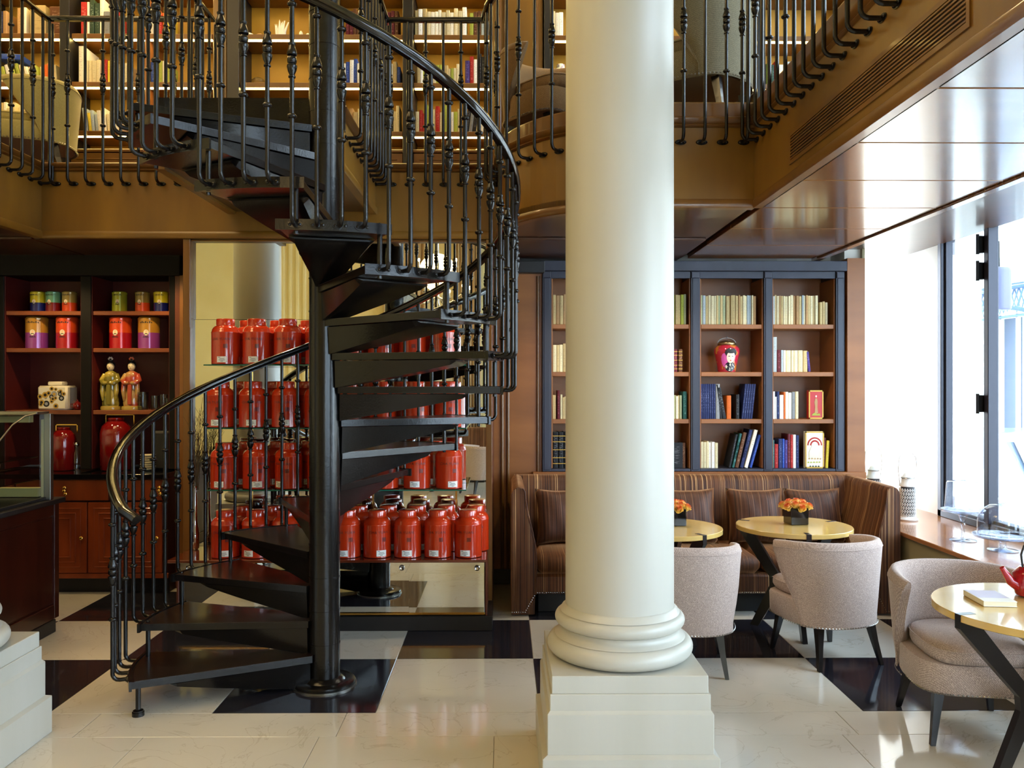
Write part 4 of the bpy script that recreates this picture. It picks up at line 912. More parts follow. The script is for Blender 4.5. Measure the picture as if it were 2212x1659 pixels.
for i, (w, h, col) in enumerate(((.014, .24, 'teal'), (.034, .205, 'red'), (.034, .25, 'navy'), (.02, .25, 'blue'), (.026, .24, 'purple'), (.024, .29, 'burgundy'), (.022, .285, 'red'), (.026, .285, 'white'), (.026, .28, 'navy'))):
    book(x+w/2, yb, .979, w-.002, h, .17, col, 0, '%s book, %s from the left on the bottom shelf of the right bay' % (col, ORD[i]), G1); x += w
def picture_box(name, px, w, h, z, base, frame, label, kind):
    t = thing(name, label, 'book', (X7(px, 7.11), 7.11, z+.001))
    MB().cb(-w/2, w/2, 0, .05, 0, h, .002).build('box', mat('box_'+name, base, rough=.35), t)
    MB().box(-w/2, w/2, -.002, -.0006, 0, .012).box(-w/2, w/2, -.002, -.0006, h-.012, h).box(-w/2, -w/2+.010, -.002, -.0006, 0, h).box(w/2-.010, w/2, -.002, -.0006, 0, h).build('border', frame, t)
    b = MB()
    if kind == 0:
        b.add([(.0+p*w, -.0022, q*h) for p, q in ((-.06, .72), (.06, .72), (.1, .60), (.09, .42), (.13, .2), (-.1, .2), (-.07, .42), (-.12, .58))], [tuple(range(8))], 0)
        b.add([(.055*w*cos(i*.7), -.0023, .79*h+.04*h*sin(i*.7)) for i in range(9)], [tuple(range(9))], 1)
        b.add([(p*w, -.0023, q*h) for p, q in ((-.3, .12), (.3, .12), (.22, .2), (.1, .17), (-.08, .22), (-.24, .18))], [tuple(range(6))], 2)
    else:
        for j, r_ in enumerate((.40, .33, .26, .18)): b.add([(r_*w*cos(R(9*i)), -.0022-.0003*j, h*.62+r_*w*sin(R(9*i))*1.1) for i in range(21)], [tuple(range(21))], (3, 1, 3, 1)[j])
        b.add([(p*w, -.0035, q*h) for p, q in ((-.3, .45), (-.1, .66), (.1, .66), (.32, .42), (.3, .3), (-.3, .3))], [tuple(range(6))], 1)
        for i in range(14): b.add([(RB.uniform(-.34, .34)*w+.03*w*cos(k_*1.3), -.0038-.0001*i, h*(.1+.25*RB.random())*1+.02*h*sin(k_*1.3)) if 0 else ((-.34+.05*i)*w+.045*w*cos(k_*1.26), -.0038-.0001*i, h*(.16+.12*sin(i*2.1))+.025*h*sin(k_*1.26)) for k_ in range(5)], [tuple(range(5))], (2, 0, 4)[i % 3])
    b.build('printed_picture', [MATS['book_tan'], PORC, MATS['book_lime'], MATS['book_red'], MATS['book_dark_green']], t)
picture_box('picture_box', 1765, .125, .245, SHL[2], (176, 30, 26), GOLD, 'red box with a gold border and standing figure, right bay third shelf', 0)
picture_box('illustrated_tin', 1762, .16, .315,   .978, (236, 228, 204), MATS['gold_print'], 'tall ivory illustrated box with an arched picture on the bottom shelf', 1)
x = 2.30
for i, (w, h, col) in enumerate(((.02, .235, 'white'), (.014, .19, 'white'), (.024, .235, 'navy'), (.036, .205, 'white'), (.014, .23, 'orange'), (.026, .232, 'ivory'), (.028, .225, 'ivory'), (.03, .232, 'grey'), (.03, .235, 'cream'))):
    book(x+w/2, yb, SHL[2], w-.002, h, .17, col, 0, '%s book, %s from the left on the third shelf of the right bay' % (col, ORD[i]), G1); x += w
book(2.735, yb, .979, .018, .26, .17, 'burgundy', R(3), 'slim burgundy book right of the illustrated box', G1); book(2.765, yb, .979, .024, .235, .17, 'yellow', R(3), 'yellow book at the right end of the bottom shelf', G1)
# painted jar with a lady's portrait
jr = thing('painted_tea_jar', 'red and pink tea jar painted with a black-haired lady, metal lid', 'jar', (X7(1571, 7.2), 7.2, SHL[1]+.001))
JM = mat('painted_jar_glaze', (176, 40, 60), (190, 120, 50), rough=.12, coat=.6, scale=14, contrast=(.55, .6))
JP = [(.075, 0), (.078, .01), (.082, .05), (.098, .12), (.110, .17), (.108, .20), (.09, .222), (.072, .232)]
MB().lathe(JP, n=36).build('jar_body', JM, jr, 60)
MB().lathe([(.074, .232), (.078, .236), (.078, .25), (.066, .262), (.03, .272), (.008, .276)], n=30).build('lid', mat('antique_metal_lid', (150, 126, 90), rough=.3, metal=.9), jr, 50)
MB().tube([(.078*cos(a), 0, .25+.045*sin(a)) for a in [R(15*i) for i in range(13)]], .0022, 5).tube([(0, -.004+.006*cos(a), .30+.008*sin(a)) for a in [R(60*i) for i in range(7)]], .002, 5).build('wire_handle', STEEL, jr)
def jrad(z):
    for (r0, z0_), (r1, z1_) in zip(JP[:-1], JP[1:]):
        if z <= z1_: return r0+(r1-r0)*(z-z0_)/(z1_-z0_)
    return JP[-1][0]
def onjar(b, cx, cz, rx, rz_, lift, k, n=18, shape=None):
    pts = shape or [(cos(2*pi*i/n), sin(2*pi*i/n)) for i in range(n)]
    P = [(0, 0)]+list(pts); vs = []
    for q in (.5, 1.0):
        for u, v in pts:
            z = cz+rz_*v*q; r_ = jrad(z)+lift; a = (cx+rx*u*q)/.1; vs.append((r_*sin(a), -r_*cos(a), z))
    r_ = jrad(cz)+lift; vs.append((r_*sin(cx/.1), -r_*cos(cx/.1), cz)); m_ = len(pts)
    b.add(vs, [(i, (i+1) % m_, m_+(i+1) % m_, m_+i) for i in range(m_)]+[(2*m_, (i+1) % m_, i) for i in range(m_)], k)
b = MB()
onjar(b, -.045, .10, .03, .06, .0012, 3); onjar(b, .008, .045, .055, .042, .002, 4); onjar(b, .008, .165, .048, .042, .0024, 0); onjar(b, .008, .125, .035, .05, .0034, 1); onjar(b, .008, .176, .036, .018, .0042, 0)
onjar(b, -.006, .134, .008, .003, .0046, 0, 8); onjar(b, .022, .134, .008, .003, .0046, 0, 8); onjar(b, .008, .098, .008, .004, .0046, 2, 8)
b.build('painted_portrait', [BLK, mat('pale_face_paint', (240, 206, 184), rough=.2, coat=.4), LACQ, mat('pink_paint', (214, 90, 170), rough=.2, coat=.4), mat('dotted_dress', (20, 22, 34), (220, 216, 190), scale=60, contrast=(.56, .58), rough=.2)], jr, 60)

# ---- gallery bookcases with light strips
GWOOD = mat('gallery_shelf_wood', (130, 86, 32), (106, 66, 22), rough=.4, scale=4)
UZ = [3.85, 4.264, 4.674, 5.085, 5.495]
BAYS = []
def gallery_case(x0, x1, label, posts, divs=(), panel=(3.33, 3.80), low=3.85):
    t = thing('gallery_bookcase', label, 'bookcase', (0, 7.1, 0))
    Q = lambda n, a, b_, y0, y1, z0_, z1_, m, c=.003, p=None: MB().cb(a, b_, y0-7.1, y1-7.1, z0_, z1_, c).build(n, m, p or t)
    Q('back_panel', x0, x1, 7.43, 7.455, 3.33, 6.1, UPBACK)
    for a, b_ in posts: Q('post', a, b_, 7.07, 7.43, 3.33, 6.1, EBONY)
    for a in divs: Q('divider', a-.012, a+.012, 7.11, 7.43, 3.83, 6.1, CHERRY)
    ed = sorted([v for p in posts for v in p]+[v for a in divs for v in (a-.012, a+.012)]); 
    seg = []
    xs = [x0]+ed+[x1]
    for a, b_ in zip(xs[::2], xs[1::2]):
        if b_-a > .15: seg.append((a, b_))
    for a, b_ in seg:
        for z in UZ:
            s_ = Q('shelf', a+.003, b_-.003, 7.10, 7.43, z-.042, z, GWOOD)
            MB().box(a+.01, b_-.01, .012, .05, z-.0455, z-.0425).build('light_strip', LED, s_)
        pn = Q('cupboard_panel', a+.003, b_-.003, 7.09, 7.12, 3.33, 3.66, GWOOD)
        Q('cupboard_top', a, b_, 7.08, 7.43, 3.665, 3.69, AMBERDK)
        MB().cb(a+.05, b_-.05, -.016, -.009, 3.39, 3.40, .002).cb(a+.05, b_-.05, -.016, -.009, 3.60, 3.61, .002).build('moulding', AMBERDK, pn)
    return seg
u = lambda px: (px-1090)/1800*7.1
s1 = gallery_case(u(-330), u(462), 'lit gallery bookcase at the far left above the bar', [(u(-52), u(-32)), (u(137), u(158))], [u(318)])
s2 = gallery_case(u(493), u(1062), 'lit gallery bookcase in the middle behind the spiral stair', [(u(494), u(520)), (u(698), u(718)), (u(871), u(893))])
s3 = gallery_case(u(1174), u(2150), 'lit gallery bookcase to the right behind the column', [(u(1175), u(1191)), (u(1405), u(1425)), (u(1635), u(1653)), (u(1860), u(1880))])
pl = thing('gallery_panelling', 'amber wood wall panel with round mouldings between the gallery bookcases', 'panel', (0, 7.1, 0))
MB().cb(u(1064), u(1173), .0, .35, 3.33, 6.1).build('board', AMBER, pl)
for px in (1080, 1092, 1160): MB().tube([(u(px), -.002, 3.34), (u(px), -.002, 6.05)], .013, 8).build('moulding', AMBERDK, pl, 60)
pl = thing('gallery_pilaster', 'amber wooden pilaster with a round moulding left of the stair pole', 'panel', (0, 7.1, 0))
MB().cb(u(463), u(492), -.01, .35, 3.33, 6.1).build('board', AMBER, pl); MB().tube([(u(482), -.014, 3.34), (u(482), -.014, 6.05)], .02, 8).build('moulding', AMBERDK, pl, 60)
LT = ['ivory', 'cream', 'white', 'cream', 'ivory', 'cream', 'lime', 'ivory', 'tan', 'yellow', 'pale blue-grey', 'red', 'navy', 'dark green', 'buff']
LC = ['ivory', 'cream', 'white', 'cream', 'buff']
G2 = 'books in the lit gallery bookcases'
yu = 7.13
def grow(p0, p1, z, hmin, hmax, cols, where, wmin=.027, wmax=.042): return row(u(p0), u(p1), yu, UZ[z]+.0, hmin, hmax, cols, where, G2, wmin, wmax)
grow(-2, 20, 2, .2, .3, LT, 'on the upper shelf at the far left'); grow(36, 62, 2, .15, .24, LT, 'in the middle of the upper shelf, far left')
o = MB().cb(0, .13, 0, .16, 0, .25, .003).build('boxed_book', BM['buff'], loc=(u(66), yu, UZ[2]+.001)); tag(o, 'thick cream slipcased book on the upper shelf at the far left', 'book', G2)
o = MB().cb(0, .11, 0, .16, 0, .24, .003).build('boxed_book', BM['brown'], loc=(u(108), yu, UZ[2]+.001)); tag(o, 'thick mottled brown slipcased book left of the black gallery post', 'book', G2)
x = u(3)
for i in range(13):
    w, h = RB.uniform(.026, .036), RB.uniform(.13, .17); col = RB.choice(['ivory', 'cream', 'white', 'orange', 'lime', 'cream'])
    book(x, yu, UZ[1]+.005, w, h, .15, col, R(-14 if i < 9 else -5), '%s book leaning left, %s along the middle shelf at the far left' % (col, ORD[i]), G2); x += w*1.13+(.004 if i < 9 else .002)
bk = MB().cb(0, .20, 0, .16, 0, .045, .003).build('flat_book', BM['blue'], loc=(u(2)-.02, yu-.01, UZ[1]+.20), rot=(0, R(2), 0)); tag(bk, 'blue book lying flat on top of the leaning books', 'book', G2)
grow(60, 128, 0, .15, .22, LT+['blue', 'blue'], 'behind the green armchair on the lower gallery shelf'); grow(-2, 58, 0, .17, .26, LC, 'behind the green armchair seat, lower gallery shelf')
x = leaners(u(174), yu, UZ[2], [(.055, .28, 'red', 0), (.02, .28, 'ivory', 0), (.04, .30, 'dark green', 0), (.045, .27, 'dark green', 0), (.03, .31, 'ivory', 0), (.05, .20, 'grey', 0), (.04, .22, 'white', 0), (.045, .21, 'red', 0)], 'on the upper shelf right of the first black gallery post', G2)
grow(318+6, 372, 2, .18, .25, ['yellow', 'orange', 'ivory', 'red'], 'on the upper shelf behind the left balusters')
book(u(172)+.02, yu-.01, UZ[1], .05, .31, .26, 'ivory', 0, 'tall thick ivory book at the left of the middle gallery shelf', G2)
grow(182, 222, 1, .19, .20, ['buff', 'cream', 'cream'], 'on the middle shelf beside the tall ivory book'); leaners(u(224), yu, UZ[1], [(.03, .20, 'red', 0), (.045, .19, 'yellow', 0), (.03, .15, 'black', 0), (.03, .16, 'white', 0), (.03, .15, 'ivory', 0), (.04, .17, 'cream', 0)], 'on the middle shelf behind the left balusters', G2)
grow(324, 370, 1, .14, .2, ['yellow', 'lime', 'ivory', 'blue'], 'on the middle shelf further right behind the balusters')
x = u(186)
for i in range(9):
    w, h = RB.uniform(.022, .034), RB.uniform(.14, .20); col = RB.choice(['ivory', 'cream', 'yellow', 'cream', 'pale blue-grey'])
    book(x, yu, UZ[0]+.004, w, h, .15, col, R(-6), '%s book leaning left, %s on the lower shelf beside the armchair' % (col, ORD[i]), G2); x += w*1.08+.002
grow(232, 262, 0, .11, .13, ['ivory', 'white'], 'short row on the lower shelf behind the left balusters')
grow(735, 742, 2, .2, .22, ['brown'], 'on the upper shelf right of the pole, first group'); row(u(745), u(868), yu, UZ[2], .20, .24, ['brown', 'burgundy', 'brown'], 'on the upper shelf right of the pole, leather row', G2, .028, .036)
grow(895, 1012, 2, .20, .25, LC, 'on the upper shelf of the bay right of the pole'); grow(1014, 1058, 2, .18, .24, ['lime', 'brown', 'pale blue-grey'], 'at the right end of the upper shelf')
grow(736, 795, 1, .15, .22, LC+['blue'], 'on the middle shelf right of the pole'); grow(838, 868, 1, .14, .20, ['buff', 'ivory', 'blue', 'cream'], 'on the middle shelf right of the framed print')
grow(900, 1002, 1, .13, .18, LC+['lime'], 'on the middle shelf of the bay right of the pole', .022, .032); grow(1004, 1058, 1, .2, .27, ['purple', 'white', 'black', 'dark green', 'red', 'ivory'], 'at the right end of the middle shelf')
grow(736, 868, 0, .17, .24, LT, 'on the lower shelf right of the pole'); grow(896, 1000, 0, .15, .24, LC+['red', 'lime'], 'on the lower shelf of the bay right of the pole', .024, .036)
x = leaners(u(1004), yu, UZ[0]+.004, [(.03, .24, 'black', R(7)), (.03, .25, 'grey', R(7)), (.03, .24, 'black', R(7)), (.03, .22, 'cream', R(7)), (.03, .21, 'ivory', R(7))], 'at the right end of the lower shelf', G2)
grow(1193, 1221, 2, .2, .24, ['ivory', 'white', 'cream'], 'on the upper shelf left of the column'); row(u(1193), u(1221), yu, UZ[2], .2, .24, [], '', G2) if 0 else None
grow(1458, 1476, 1, .13, .17, ['ivory', 'lime'], 'on the middle shelf right of the column'); grow(1600, 1632, 1, .17, .21, ['ivory', 'grey', 'tan'], 'on the middle shelf right of the grey armchair')
grow(1604, 1634, 0, .14, .19, ['burgundy', 'ivory', 'cream'], 'on the lower shelf right of the grey armchair')
grow(1660, 1768, 1, .15, .21, LT+['ivory']*4, 'on the middle shelf of the far right gallery bay'); grow(1658, 1700, 0, .16, .2, LC+['lime'], 'on the lower shelf of the far right gallery bay')
o = book(u(1776), yu, UZ[1], .05, .27, .2, 'pale green', 0, 'large pale green book at the right end of the middle gallery shelf', G2)
# objects in the gallery bookcases
fr = thing('framed_print', 'framed green landscape print leaning on the middle gallery shelf right of the pole', 'picture', (u(820), 7.2, UZ[1]+.002)); fr.rotation_euler = (R(-6), 0, 0)
MB().cb(-.07, .07, 0, .012, 0, .255).build('frame', BM['cream'], fr); MB().box(-.06, .06, -.001, 0, .01, .235).build('print', mat('landscape_print', (196, 186, 120), (60, 70, 30), scale=22, rough=.6, contrast=(.4, .6)), fr)
WH = mat('white_bisque', (248, 246, 236), rough=.6)
cr_ = thing('white_coral', 'spiky white coral ornament on the upper gallery shelf left of the pole', 'ornament', (u(601), 7.2, UZ[2]))
b = MB()
for i in range(26):
    a = RN.uniform(-.8, .8); q = RN.uniform(-.3, .3); L_ = RN.uniform(.08, .16); b.tube([(.03*a, .02*q, 0), (.05*a, .02*q, L_*.5), (.075*a+.01, .05*q, L_)], [.013, .010, .002], 6)
b.build('coral_branches', WH, cr_, 60)
for px, h, r_, lb in ((531, .05, .05, 'low white dish on the upper gallery shelf'), (555, .045, .035, 'small woven round box on the upper gallery shelf'), (628, .04, .035, 'small white bowl right of the white coral'), (645, .07, .018, 'white spiral shell right of the white coral'), (660, .05, .02, 'small white shell beside the pole')):
    o = MB().lathe([(r_*.6, 0), (r_, h*.4), (r_*.9, h*.7), (r_*.5, h*.9), (.001, h)], n=14).build('shelf_ornament', WH if px != 555 else BM['tan'], smooth=60, loc=(u(px), 7.2, UZ[2]+.001)); tag(o, lb, 'ornament')
o = MB().lathe([(.02, 0), (.05, .02), (.055, .05), (.03, .07)], n=14).build('glass_ornament', CRYSTAL, smooth=60, loc=(u(552), 7.2, UZ[1]+.001)); tag(o, 'clear crystal ornament on the middle gallery shelf left of the pole', 'ornament')
o = MB().lathe([(.065, 0), (.07, .01), (.07, .12), (.055, .15), (.036, .155), (.036, .19), (.03, .195)], n=20).build('patterned_jar', mat('blue_white_pattern', (240, 236, 226), (170, 160, 190), scale=30, contrast=(.5, .56), rough=.2), smooth=50, loc=(u(1213), 7.2, UZ[1]+.001)); tag(o, 'white floral-patterned lidded jar on the gallery shelf left of the column', 'jar')
for px, lb in ((975, 'leftmost of four'), (988, 'second of four'), (1030, 'third of four'), (1042, 'rightmost of four')):
    o = MB().sphere((0, 0, .02), .02, 10, 6).build('small_shell', WH, smooth=60, loc=(u(px), 7.2, 3.691)); tag(o, 'tiny white shell on the ledge under the gallery shelves, '+lb, 'ornament', 'tiny shells under the gallery shelves')
# ================================================================ SOFA
sf = thing('velvet_sofa', 'long brown ribbed velvet sofa with curved arms under the bookcase', 'sofa', (1.47, 6.57, 0))
SX0, SX1, SY0, SY1 = -1.42, 1.44, -.47, .455
def arm(sgn, xo):
    b = MB(); rings = []
    prof = [(0, .0), (0, .90), (.02, .935), (.05, .95), (.085, .94), (.10, .91), (.105, .85), (.125, .74), (.155, .62), (.178, .50), (.185, .40), (.18, .30), (.17, .0)]
    for y, q, dz in ((SY0, .94, -.01), (SY0+.012, 1, -.003), (SY0+.2, 1, 0), (SY1-.25, 1, 0), (SY1-.08, 1, .0)):
        rings.append([(xo+sgn*x*q, y, (z+dz) if z > .01 else .012) for x, z in prof])
    b.loft(rings); return b
for s_, xo in ((1, SX0), (-1, SX1)):
    a_ = arm(s_, xo).build('arm', [VELVET, VELVETY], sf, 50)
    for p_ in a_.data.polygons: p_.material_index = 0 if abs(p_.normal.y) > .7 else 1
    MB().tube([(xo+s_*x, SY0-.002, z) for x, z in ((.085, .935), (.10, .91), (.105, .85), (.125, .74), (.155, .62), (.178, .50), (.185, .40), (.18, .16))], .005, 6).build('piping', VELVETDK, a_, 60)
b = MB(); pr = [(.45, .15), (.45, .90), (.42, .938), (.36, .95), (.30, .935), (.275, .90), (.25, .75), (.215, .55), (.20, .42), (.20, .15)]
b.loft([[(x, y, z) for y, z in pr] for x in (SX0+.03, SX0+.8, 0, SX1-.8, SX1-.03)]); b.build('back', VELVET, sf, 50)
b = MB(); b.cb(SX0+.16, SX1-.16, SY0+.03, .30, .15, .30, .02); b.build('seat_base', VELVET, sf, 40)
w = (SX1-SX0-.36)/3
for i in range(3):
    x0 = SX0+.18+w*i; c_ = MB().cb(x0+.004, x0+w-.004, SY0+.02, .24, .30, .425, .04).build('seat_cushion', VELVETDK if 0 else VELVET, sf, 60)
MB().cb(SX0+.2, SX1-.2, SY0+.12, .4, .0, .15, .004).build('recessed_plinth', BLK, sf)
b = MB(); pts = [(SX0+.004+.0, .02), (SX0+.10, .02), (SX0+.175, .155)]; pts2 = [(SX1-.004, .02), (SX1-.10, .02), (SX1-.175, .155)]
line = []
for P_, Q_ in ((pts[0], pts[1]), (pts[1], pts[2]), (pts[2], pts2[2]), (pts2[2], pts2[1]), (pts2[1], pts2[0])):
    L_ = math.dist(P_, Q_); n = int(L_/.016)
    for i in range(n): line.append((P_[0]+(Q_[0]-P_[0])*i/n, P_[1]+(Q_[1]-P_[1])*i/n))
for x, z in line:
    yy = SY0+.002 if (x < SX0+.17 or x > SX1-.17) else SY0+.028
    b.add([(x-.007, yy, z+.008), (x, yy, z+.001), (x+.007, yy, z+.008), (x, yy, z+.015), (x, yy-.006, z+.008)], [(0, 1, 4), (1, 2, 4), (2, 3, 4), (3, 0, 4)])
b.build('nailhead_trim', CHROME, sf, kind='stuff')
def cushion(x, y, z, w, h, t, rz, tilt, m, label, group='velvet scatter cushions'):
    b = MB(); n = 14; f = []; vs = []
    for sgn in (-1, 1):
        for i in range(n+1):
            for j in range(n+1):
                u_, v_ = -1+2*i/n, -1+2*j/n
                e = (1-abs(u_)**2.6)*(1-abs(v_)**2.6); pinch = 1-.10*(1-abs(v_)**2)*abs(u_)**3; pin2 = 1-.10*(1-abs(u_)**2)*abs(v_)**3
                vs.append((u_*w/2*pinch, sgn*t/2*e**.55+.004*sin(u_*9+v_*4), v_*h/2*pin2))
    N_ = (n+1)**2
    for s_ in (0, 1):
        for i in range(n):
            for j in range(n):
                a = s_*N_+i*(n+1)+j; f.append((a, a+n+1, a+n+2, a+1))
    b.add(vs, f)
    me = b.mesh('scatter_cushion', m, 80); bm = bmesh.new(); bm.from_mesh(me); bmesh.ops.remove_doubles(bm, verts=bm.verts[:], dist=.0005); bm.to_mesh(me); bm.free()
    o = put('scatter_cushion', me, None, (x, y, z+h/2*cos(tilt)), (-tilt, 0, rz)); return tag(o, label, 'cushion', group)
for x, rz, lb, w in ((.47, .10, 'brown striped velvet cushion at the left end of the sofa, left of the column', .44), (.92, -.05, 'brown striped velvet cushion hidden behind the column', .44),
        (1.47, .03, 'dark striped velvet cushion behind the left-hand table', .45), (2.01, -.04, 'dark striped velvet cushion between the two round tables', .45), (2.485, .05, 'dark striped velvet cushion at the right end of the sofa', .46)):
    cushion(x, 6.66, .43, w+.01, .45, .20, rz, .30, VELVETDK, lb)

# ================================================================ TUB CHAIRS
def tub_chair(label, fabric_, loc, rz, group, sc=1.0, hb=.44, wing=False):
    # local: seat faces -y, back at +y
    t = thing('tub_chair' if not wing else 'gallery_armchair', label, 'armchair', loc, rz, group)
    def ang(u_, z):  # half opening of the shell: wide at the top, narrow at the seat
        q = min(1, max(0, (z-.36)/(hb-.04))); return u_*(R(64)+R(52)*q**.8)
    sec = []
    Z0, Z1, TH = .245, .32+hb, .062
    for z in (Z0, .30, .40, .50, .60, Z1-.05): sec.append((0, z))
    for a in (20, 60, 90, 120, 160): sec.append((TH/2-TH/2*cos(R(a)), Z1-.045+.045*sin(R(a))))
    for z in (Z1-.06, .60, .50, .42, .34): sec.append((TH*(1-.0*z), z))
    rings = []
    NU = 28
    for i in range(NU+1):
        u_ = -1+2*i/NU; ring = []
        drop = .035*abs(u_)**3
        endq = 1-.35*max(0, (abs(u_)-.93)/.07)
        for o_, z in sec:
            zz = z-(drop if z > .5 else 0)
            a = ang(u_, zz); r_ = .305+.03*max(0, zz-.3)/.4-o_*endq-(TH*.18 if abs(u_) > .97 else 0)
            x_ = sin(a); y_ = cos(a); e_ = 1/((abs(x_)**2.5+abs(y_)**2.5)**(1/2.5))*.55+.45
            ring.append((x_*r_*e_*1.04, y_*r_*e_, zz))
        rings.append(ring)
    MB().loft(rings).build('backrest', fabric_, t, 50)
    edge = [(r_[8][0], r_[8][1], r_[8][2]+.002) for r_ in rings]
    MB().tube([(r_[6][0]*1.004, r_[6][1]*1.004, r_[6][2]-.012) for r_ in rings], .0035, 5).tube([(p[0]*1.006, p[1]*1.006, p[2]) for p in rings[0][:6]], .0035, 5).tube([(p[0]*1.006, p[1]*1.006, p[2]) for p in rings[-1][:6]], .0035, 5).build('piping', fabric_, t, 60)
    def plan(r_, fy, n=32):
        P_ = []
        for i in range(n):
            a = 2*pi*i/n; x_, y_ = sin(a), cos(a); p_ = 2.5 if y_ > 0 else 4.5
            e_ = 1/((abs(x_)**p_+abs(y_)**p_)**(1/p_)); P_.append((x_*e_*r_, y_*e_*(r_ if y_ > 0 else fy)))
        return P_
    b = MB(); b.loft([[(x, y, z) for x, y in plan(r_, f_)] for r_, f_, z in ((.282, .285, .245), (.288, .292, .255), (.290, .295, .37), (.284, .288, .385), (.20, .20, .387))]); b.build('seat_frame', fabric_, t, 50)
    b = MB(); b.loft([[(x, y, z) for x, y in plan(r_, f_)] for r_, f_, z in ((.20, .25, .388), (.232, .30, .392), (.242, .318, .415), (.242, .318, .44), (.232, .305, .465), (.19, .26, .478), (.08, .1, .482))])
    c_ = b.build('seat_cushion', fabric_, t, 60)
    MB().tube([(x, y, .452) for x, y in plan(.242, .317)+plan(.242, .317)[:1]], .0035, 5).build('piping', fabric_, c_, 60)
    b = MB(); P_ = plan(.289, .293, 100)
    P2 = []
    for i in range(len(P_)):
        A_, B_ = Vector(P_[i]), Vector(P_[(i+1) % len(P_)]); P2.append(A_)
        if (B_-A_).length > .022: P2.append((A_+B_)/2)
    for p in P2:
        n_ = p.normalized(); tn = Vector((-n_.y, n_.x))*.007; q = p+n_*.019 if p.y > -.02 else p+n_*.0
        b.add([(q.x-tn.x, q.y-tn.y, .252), (q.x, q.y, .2465), (q.x+tn.x, q.y+tn.y, .252), (q.x, q.y, .2575), (q.x+n_.x*.005, q.y+n_.y*.005, .252)], [(0, 1, 4), (1, 2, 4), (2, 3, 4), (3, 0, 4)])
    b.build('nailhead_trim', STEEL, t, kind='stuff')
    for sx in (-1, 1):
        for sy in (-1, 1):
            b = MB(); x0_, y0_, x1_, y1_ = sx*.195, sy*.20, sx*.235, sy*.24+(0 if sy < 0 else .02)
            b.loft([[(x_+dx*w_, y_+dy*w_, z) for dx, dy in ((-1, -1), (1, -1), (1, 1), (-1, 1))] for x_, y_, z, w_ in ((x1_, y1_, .002, .012), (x0_+(x1_-x0_)*.4, y0_+(y1_-y0_)*.4, .14, .0175), (x0_, y0_, .247, .024))])
            b.build('leg', LEGBLK, t)
    if sc != 1: t.scale = sc if isinstance(sc, tuple) else (sc, sc, sc)
    return t
GC = 'taupe tub chairs on the ground floor'
tub_chair('taupe tweed tub chair half hidden behind the column, seen from behind', TWEED, (1.10, 5.06, 0), R(171), GC, (.94, .94, 1))
tub_chair('taupe tweed tub chair seen from behind at the table nearest the sofa corner', TWEED, (2.00, 5.20, 0), R(197), GC, (.94, .94, 1))
tub_chair('taupe tweed tub chair facing the camera at the right edge of the picture', TWEED, (2.27, 4.10, 0), R(-8), GC, (.97, .97, 1.02))
tub_chair('taupe tub chair behind the camera, seen only in the mirror', TWEED, (-.35, -.45, 0), R(60), GC)
tub_chair('taupe tub chair beside the mirrored sofa behind the camera', TWEED, (-3.3, -1.0, 0), R(100), GC)
# gallery armchairs
GA = 'armchairs on the gallery'
a1 = tub_chair('pale green upholstered armchair on the gallery at the far left', GREENTWEED, (-3.78, 6.66, 3.322), R(-72), GA, (1.1, 1.1, 1.0), .42, True)
a2 = tub_chair('tan tub armchair on the gallery left of the column', TANTWEED, (.33, 6.22, 3.322), R(40), GA, (1.05, 1.05, 1.25), .37, True)
a3 = tub_chair('tan tub armchair on the gallery hidden mostly by the column', TANTWEED, (1.02, 6.62, 3.322), R(-20), GA, (1.0, 1.0, 1.2), .36, True)
a4 = tub_chair('grey-green high-backed armchair on the gallery right of the column', GREYTWEED, (1.30, 5.58, 3.322), R(-128), GA, (1.12, 1.12, 1.32), .36, True)

# ================================================================ TABLES
def cafe_table(loc, rz, label, r=.385, h=.73, group='pale round cafe tables'):
    t = thing('cafe_table', label, 'table', loc, rz, group)
    MB().lathe([(r-.004, h-.032), (r, h-.029), (r, h-.003), (r-.003, h), (.001, h)], n=64).build('tabletop', TABLE, t, 40)
    for k_ in range(3):
        a = R(120*k_); M = Matrix.Rotation(a, 4, 'Z'); s_ = .016
        prof = [(r+.002, h+.001), (r-.075, h+.001), (r-.085, h-.034), (.085, .36), (.075, .30), (.24, .0), (.30, .0), (.16, .30), (.165, .36), (r+.002, h-.06)]
        b = MB().prism(prof, -s_, s_); b.v = [(x, z, y) for x, y, z in b.v]; b.xf(M); b.build('leg', LEGBLK, t)
        b = MB().cb(0, .12, -.012, .012, .305, .345, .002); b.xf(M); b.build('crossbar', LEGBLK, t)
    return t
cafe_table((1.99, 5.72, 0), R(-95), 'pale round cafe table with black legs in front of the right sofa cushions')
cafe_table((1.09, 5.66, 0), R(-60), 'pale round cafe table partly hidden by the column')
cafe_table((2.36, 3.59, 0), R(-168), 'pale round cafe table at the right edge with teapot and book', .46)
cafe_table((-.95, -.9, 0), R(20), 'pale round cafe table behind the camera, seen only in the mirror')
ROSE = mat('rose_petals', (232, 176, 84), rough=.5)
nt = ROSE.node_tree; N_ = nt.nodes; L_ = nt.links; tc = N_.new('ShaderNodeTexCoord'); sp = N_.new('ShaderNodeSeparateXYZ'); L_.new(tc.outputs['Generated'], sp.inputs[0])
cr = N_.new('ShaderNodeValToRGB'); cr.color_ramp.elements[0].position = .55; cr.color_ramp.elements[0].color = lin((246, 214, 120)); cr.color_ramp.elements[1].position = 1.0; cr.color_ramp.elements[1].color = lin((220, 62, 34))
L_.new(sp.outputs['Z'], cr.inputs[0]); L_.new(cr.outputs[0], N_['Principled BSDF'].inputs['Base Color'])
